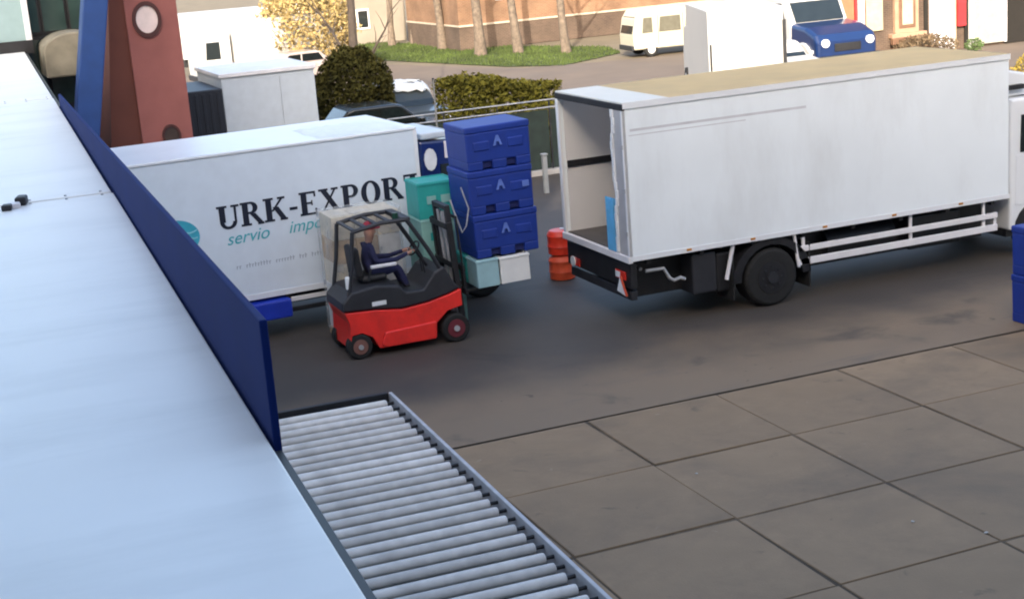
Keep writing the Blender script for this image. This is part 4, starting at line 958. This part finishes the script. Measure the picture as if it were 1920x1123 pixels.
# local: +x is forward (towards the camera side), y across
MB().prism([(2.9, .5), (2.9, 1.02), (2.75, 1.22), (2.2, 1.42), (1.35, 1.52), (1.3, .5)], -.92, .92).build('bonnet', blue_car, bc, bevel=.12, seg=4)
MB().prism([(1.35, .5), (1.35, 1.5), (1.0, 2.1), (.8, 2.25), (-.4, 2.25), (-.45, .5)], -.9, .9).build('cab', far_white, bc, bevel=.08, seg=3)
MB().prism([(1.37, 1.55), (1.39, 1.53), (1.06, 2.08), (1.03, 2.09)], -.75, .75).build('windscreen', glass_dark, bc)
for s in (-1, 1): 
    MB().prism([(-.2, 1.5), (1.05, 1.5), (.85, 2.08), (-.2, 2.08)], s*.9-.012, s*.9+.012).build('side_window', glass_dark, bc)
    h_ = MB().cyl((2.88, s*.68, .98), (2.945, s*.68, .98), .12, 18).build('headlight', lens_white, bc, smooth=True)
    wheel(bc, (2.1, s*.84, .38), .38, .26, s); wheel(bc, (-1.6, s*.84, .38), .38, .26, s)
    MB().prism([(2.1+.55*math.cos(t*math.pi/10), .45+.55*math.sin(t*math.pi/10)) for t in range(11)], s*.94-.06, s*.94+.06).build('wheel_arch', far_white if s < 0 else blue_car, bc, bevel=.03)
MB().box(2.9, 3.0, -.95, .95, .42, .62).build('bumper', charcoal, bc, bevel=.04)
MB().box(2.9, 2.93, -.4, .4, .72, .95).build('grille', black_metal, bc, bevel=.01)
MB().box(-2.6, -.5, -.92, .92, .55, 1.25).build('cargo_bed', blue_car, bc, bevel=.04)
wc = simple_car('parked_car', 'white car nose between the white box van and the blue pickup', 'car', (30.35, 47.3, 0), R(88), far_white, L=3.7, W=1.5, H=1.5)

# ------------------------------------------------------------------ house row on the right
hs = thing('row_house', 'row house front with orange door, arched window and white pillars', 'house', (35.15, 52, 0))
MB().box(0, 16, .3, 8, 0, 5.5).build('wall', brick_brown, hs)
MB().prism([(-.1, 5.5), (8.4, 5.5), (4, 8.5)], -.2, 16.2, 'x').build('roof', MATS['roof_tiles'], hs)
def hp(a, c, z0, z1, m_, nm, y0=.2, y1=.3, parent=hs, bev=.015): return MB().box(a, c, y0, y1, z0, z1).build(nm, m_, parent, bevel=bev)
d = hp(-.1, .62, 0, 3.0, orange_door, 'door'); hp(.68, .80, 0, 3.2, crimson, 'door_frame')
hp(.80, 1.02, 0, 3.2, rail_white, 'pilaster', .05, .3)
hp(1.2, 2.0, 1.15, 3.2, cream_wall, 'wall_panel'); hp(1.05, 1.15, 0, 3.2, brown_frame, 'downpipe', .15, .3)
w = hp(2.55, 3.7, .95, 3.2, mat('frame_tan', (.36, .23, .15), .7), 'window', .14, .3)
hp(2.72, 3.52, 1.15, 3.1, brown_frame, 'sash', .10, .14, w); hp(2.86, 3.38, 1.28, 3.0, mat('curtain_grey', (.38, .36, .27), .6), 'pane', .07, .10, w)
hp(2.3, 4.0, .78, .95, mat('frame_tan', (0, 0, 0)), 'sill', .0, .3)
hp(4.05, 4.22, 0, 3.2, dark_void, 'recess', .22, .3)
hp(4.32, 5.3, 0, 3.2, rail_white, 'pillar', -.1, .3); hp(5.32, 5.62, .0, 3.2, cream_wall, 'wall_panel'); hp(5.65, 6.05, .95, 3.2, crimson, 'door_panel', .1, .3)
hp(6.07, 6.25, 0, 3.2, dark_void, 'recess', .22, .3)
g = hp(6.35, 8.1, .1, 3.2, mat('garage_grey', (.32, .31, .27), .6), 'garage_door', .15, .3); hp(6.3, 6.42, 0, 3.2, rail_white, 'door_frame', .05, .3); hp(7.98, 8.1, 0.1, 3.2, rail_white, 'door_frame', .05, .15)
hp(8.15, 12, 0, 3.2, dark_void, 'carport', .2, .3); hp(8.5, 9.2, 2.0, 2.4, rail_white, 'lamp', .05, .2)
for z in (.5, .9): hp(2.2, 4.1, z-.35, z-.1, brown_frame, 'step', -.9+z*.8, .0)
shrub('brown_shrub', 'brown leafless shrub beneath the arched window', (38.1, 50.7, 0), 2.6, .95, 2200, .06, leaf_brown, dark_bark, stems=18)
shrub('green_plant', 'small green plant at the foot of white pillar', (40.35, 50.6, 0), .8, .6, 500, .05, leaf_fresh, dark_bark, stems=8)
shrub('golden_shrub', 'golden flowering shrub by the white truck cab', (32.4, 37.6, 0), 1.6, 1.5, 1800, .06, leaf_gold, dark_bark, stems=14)
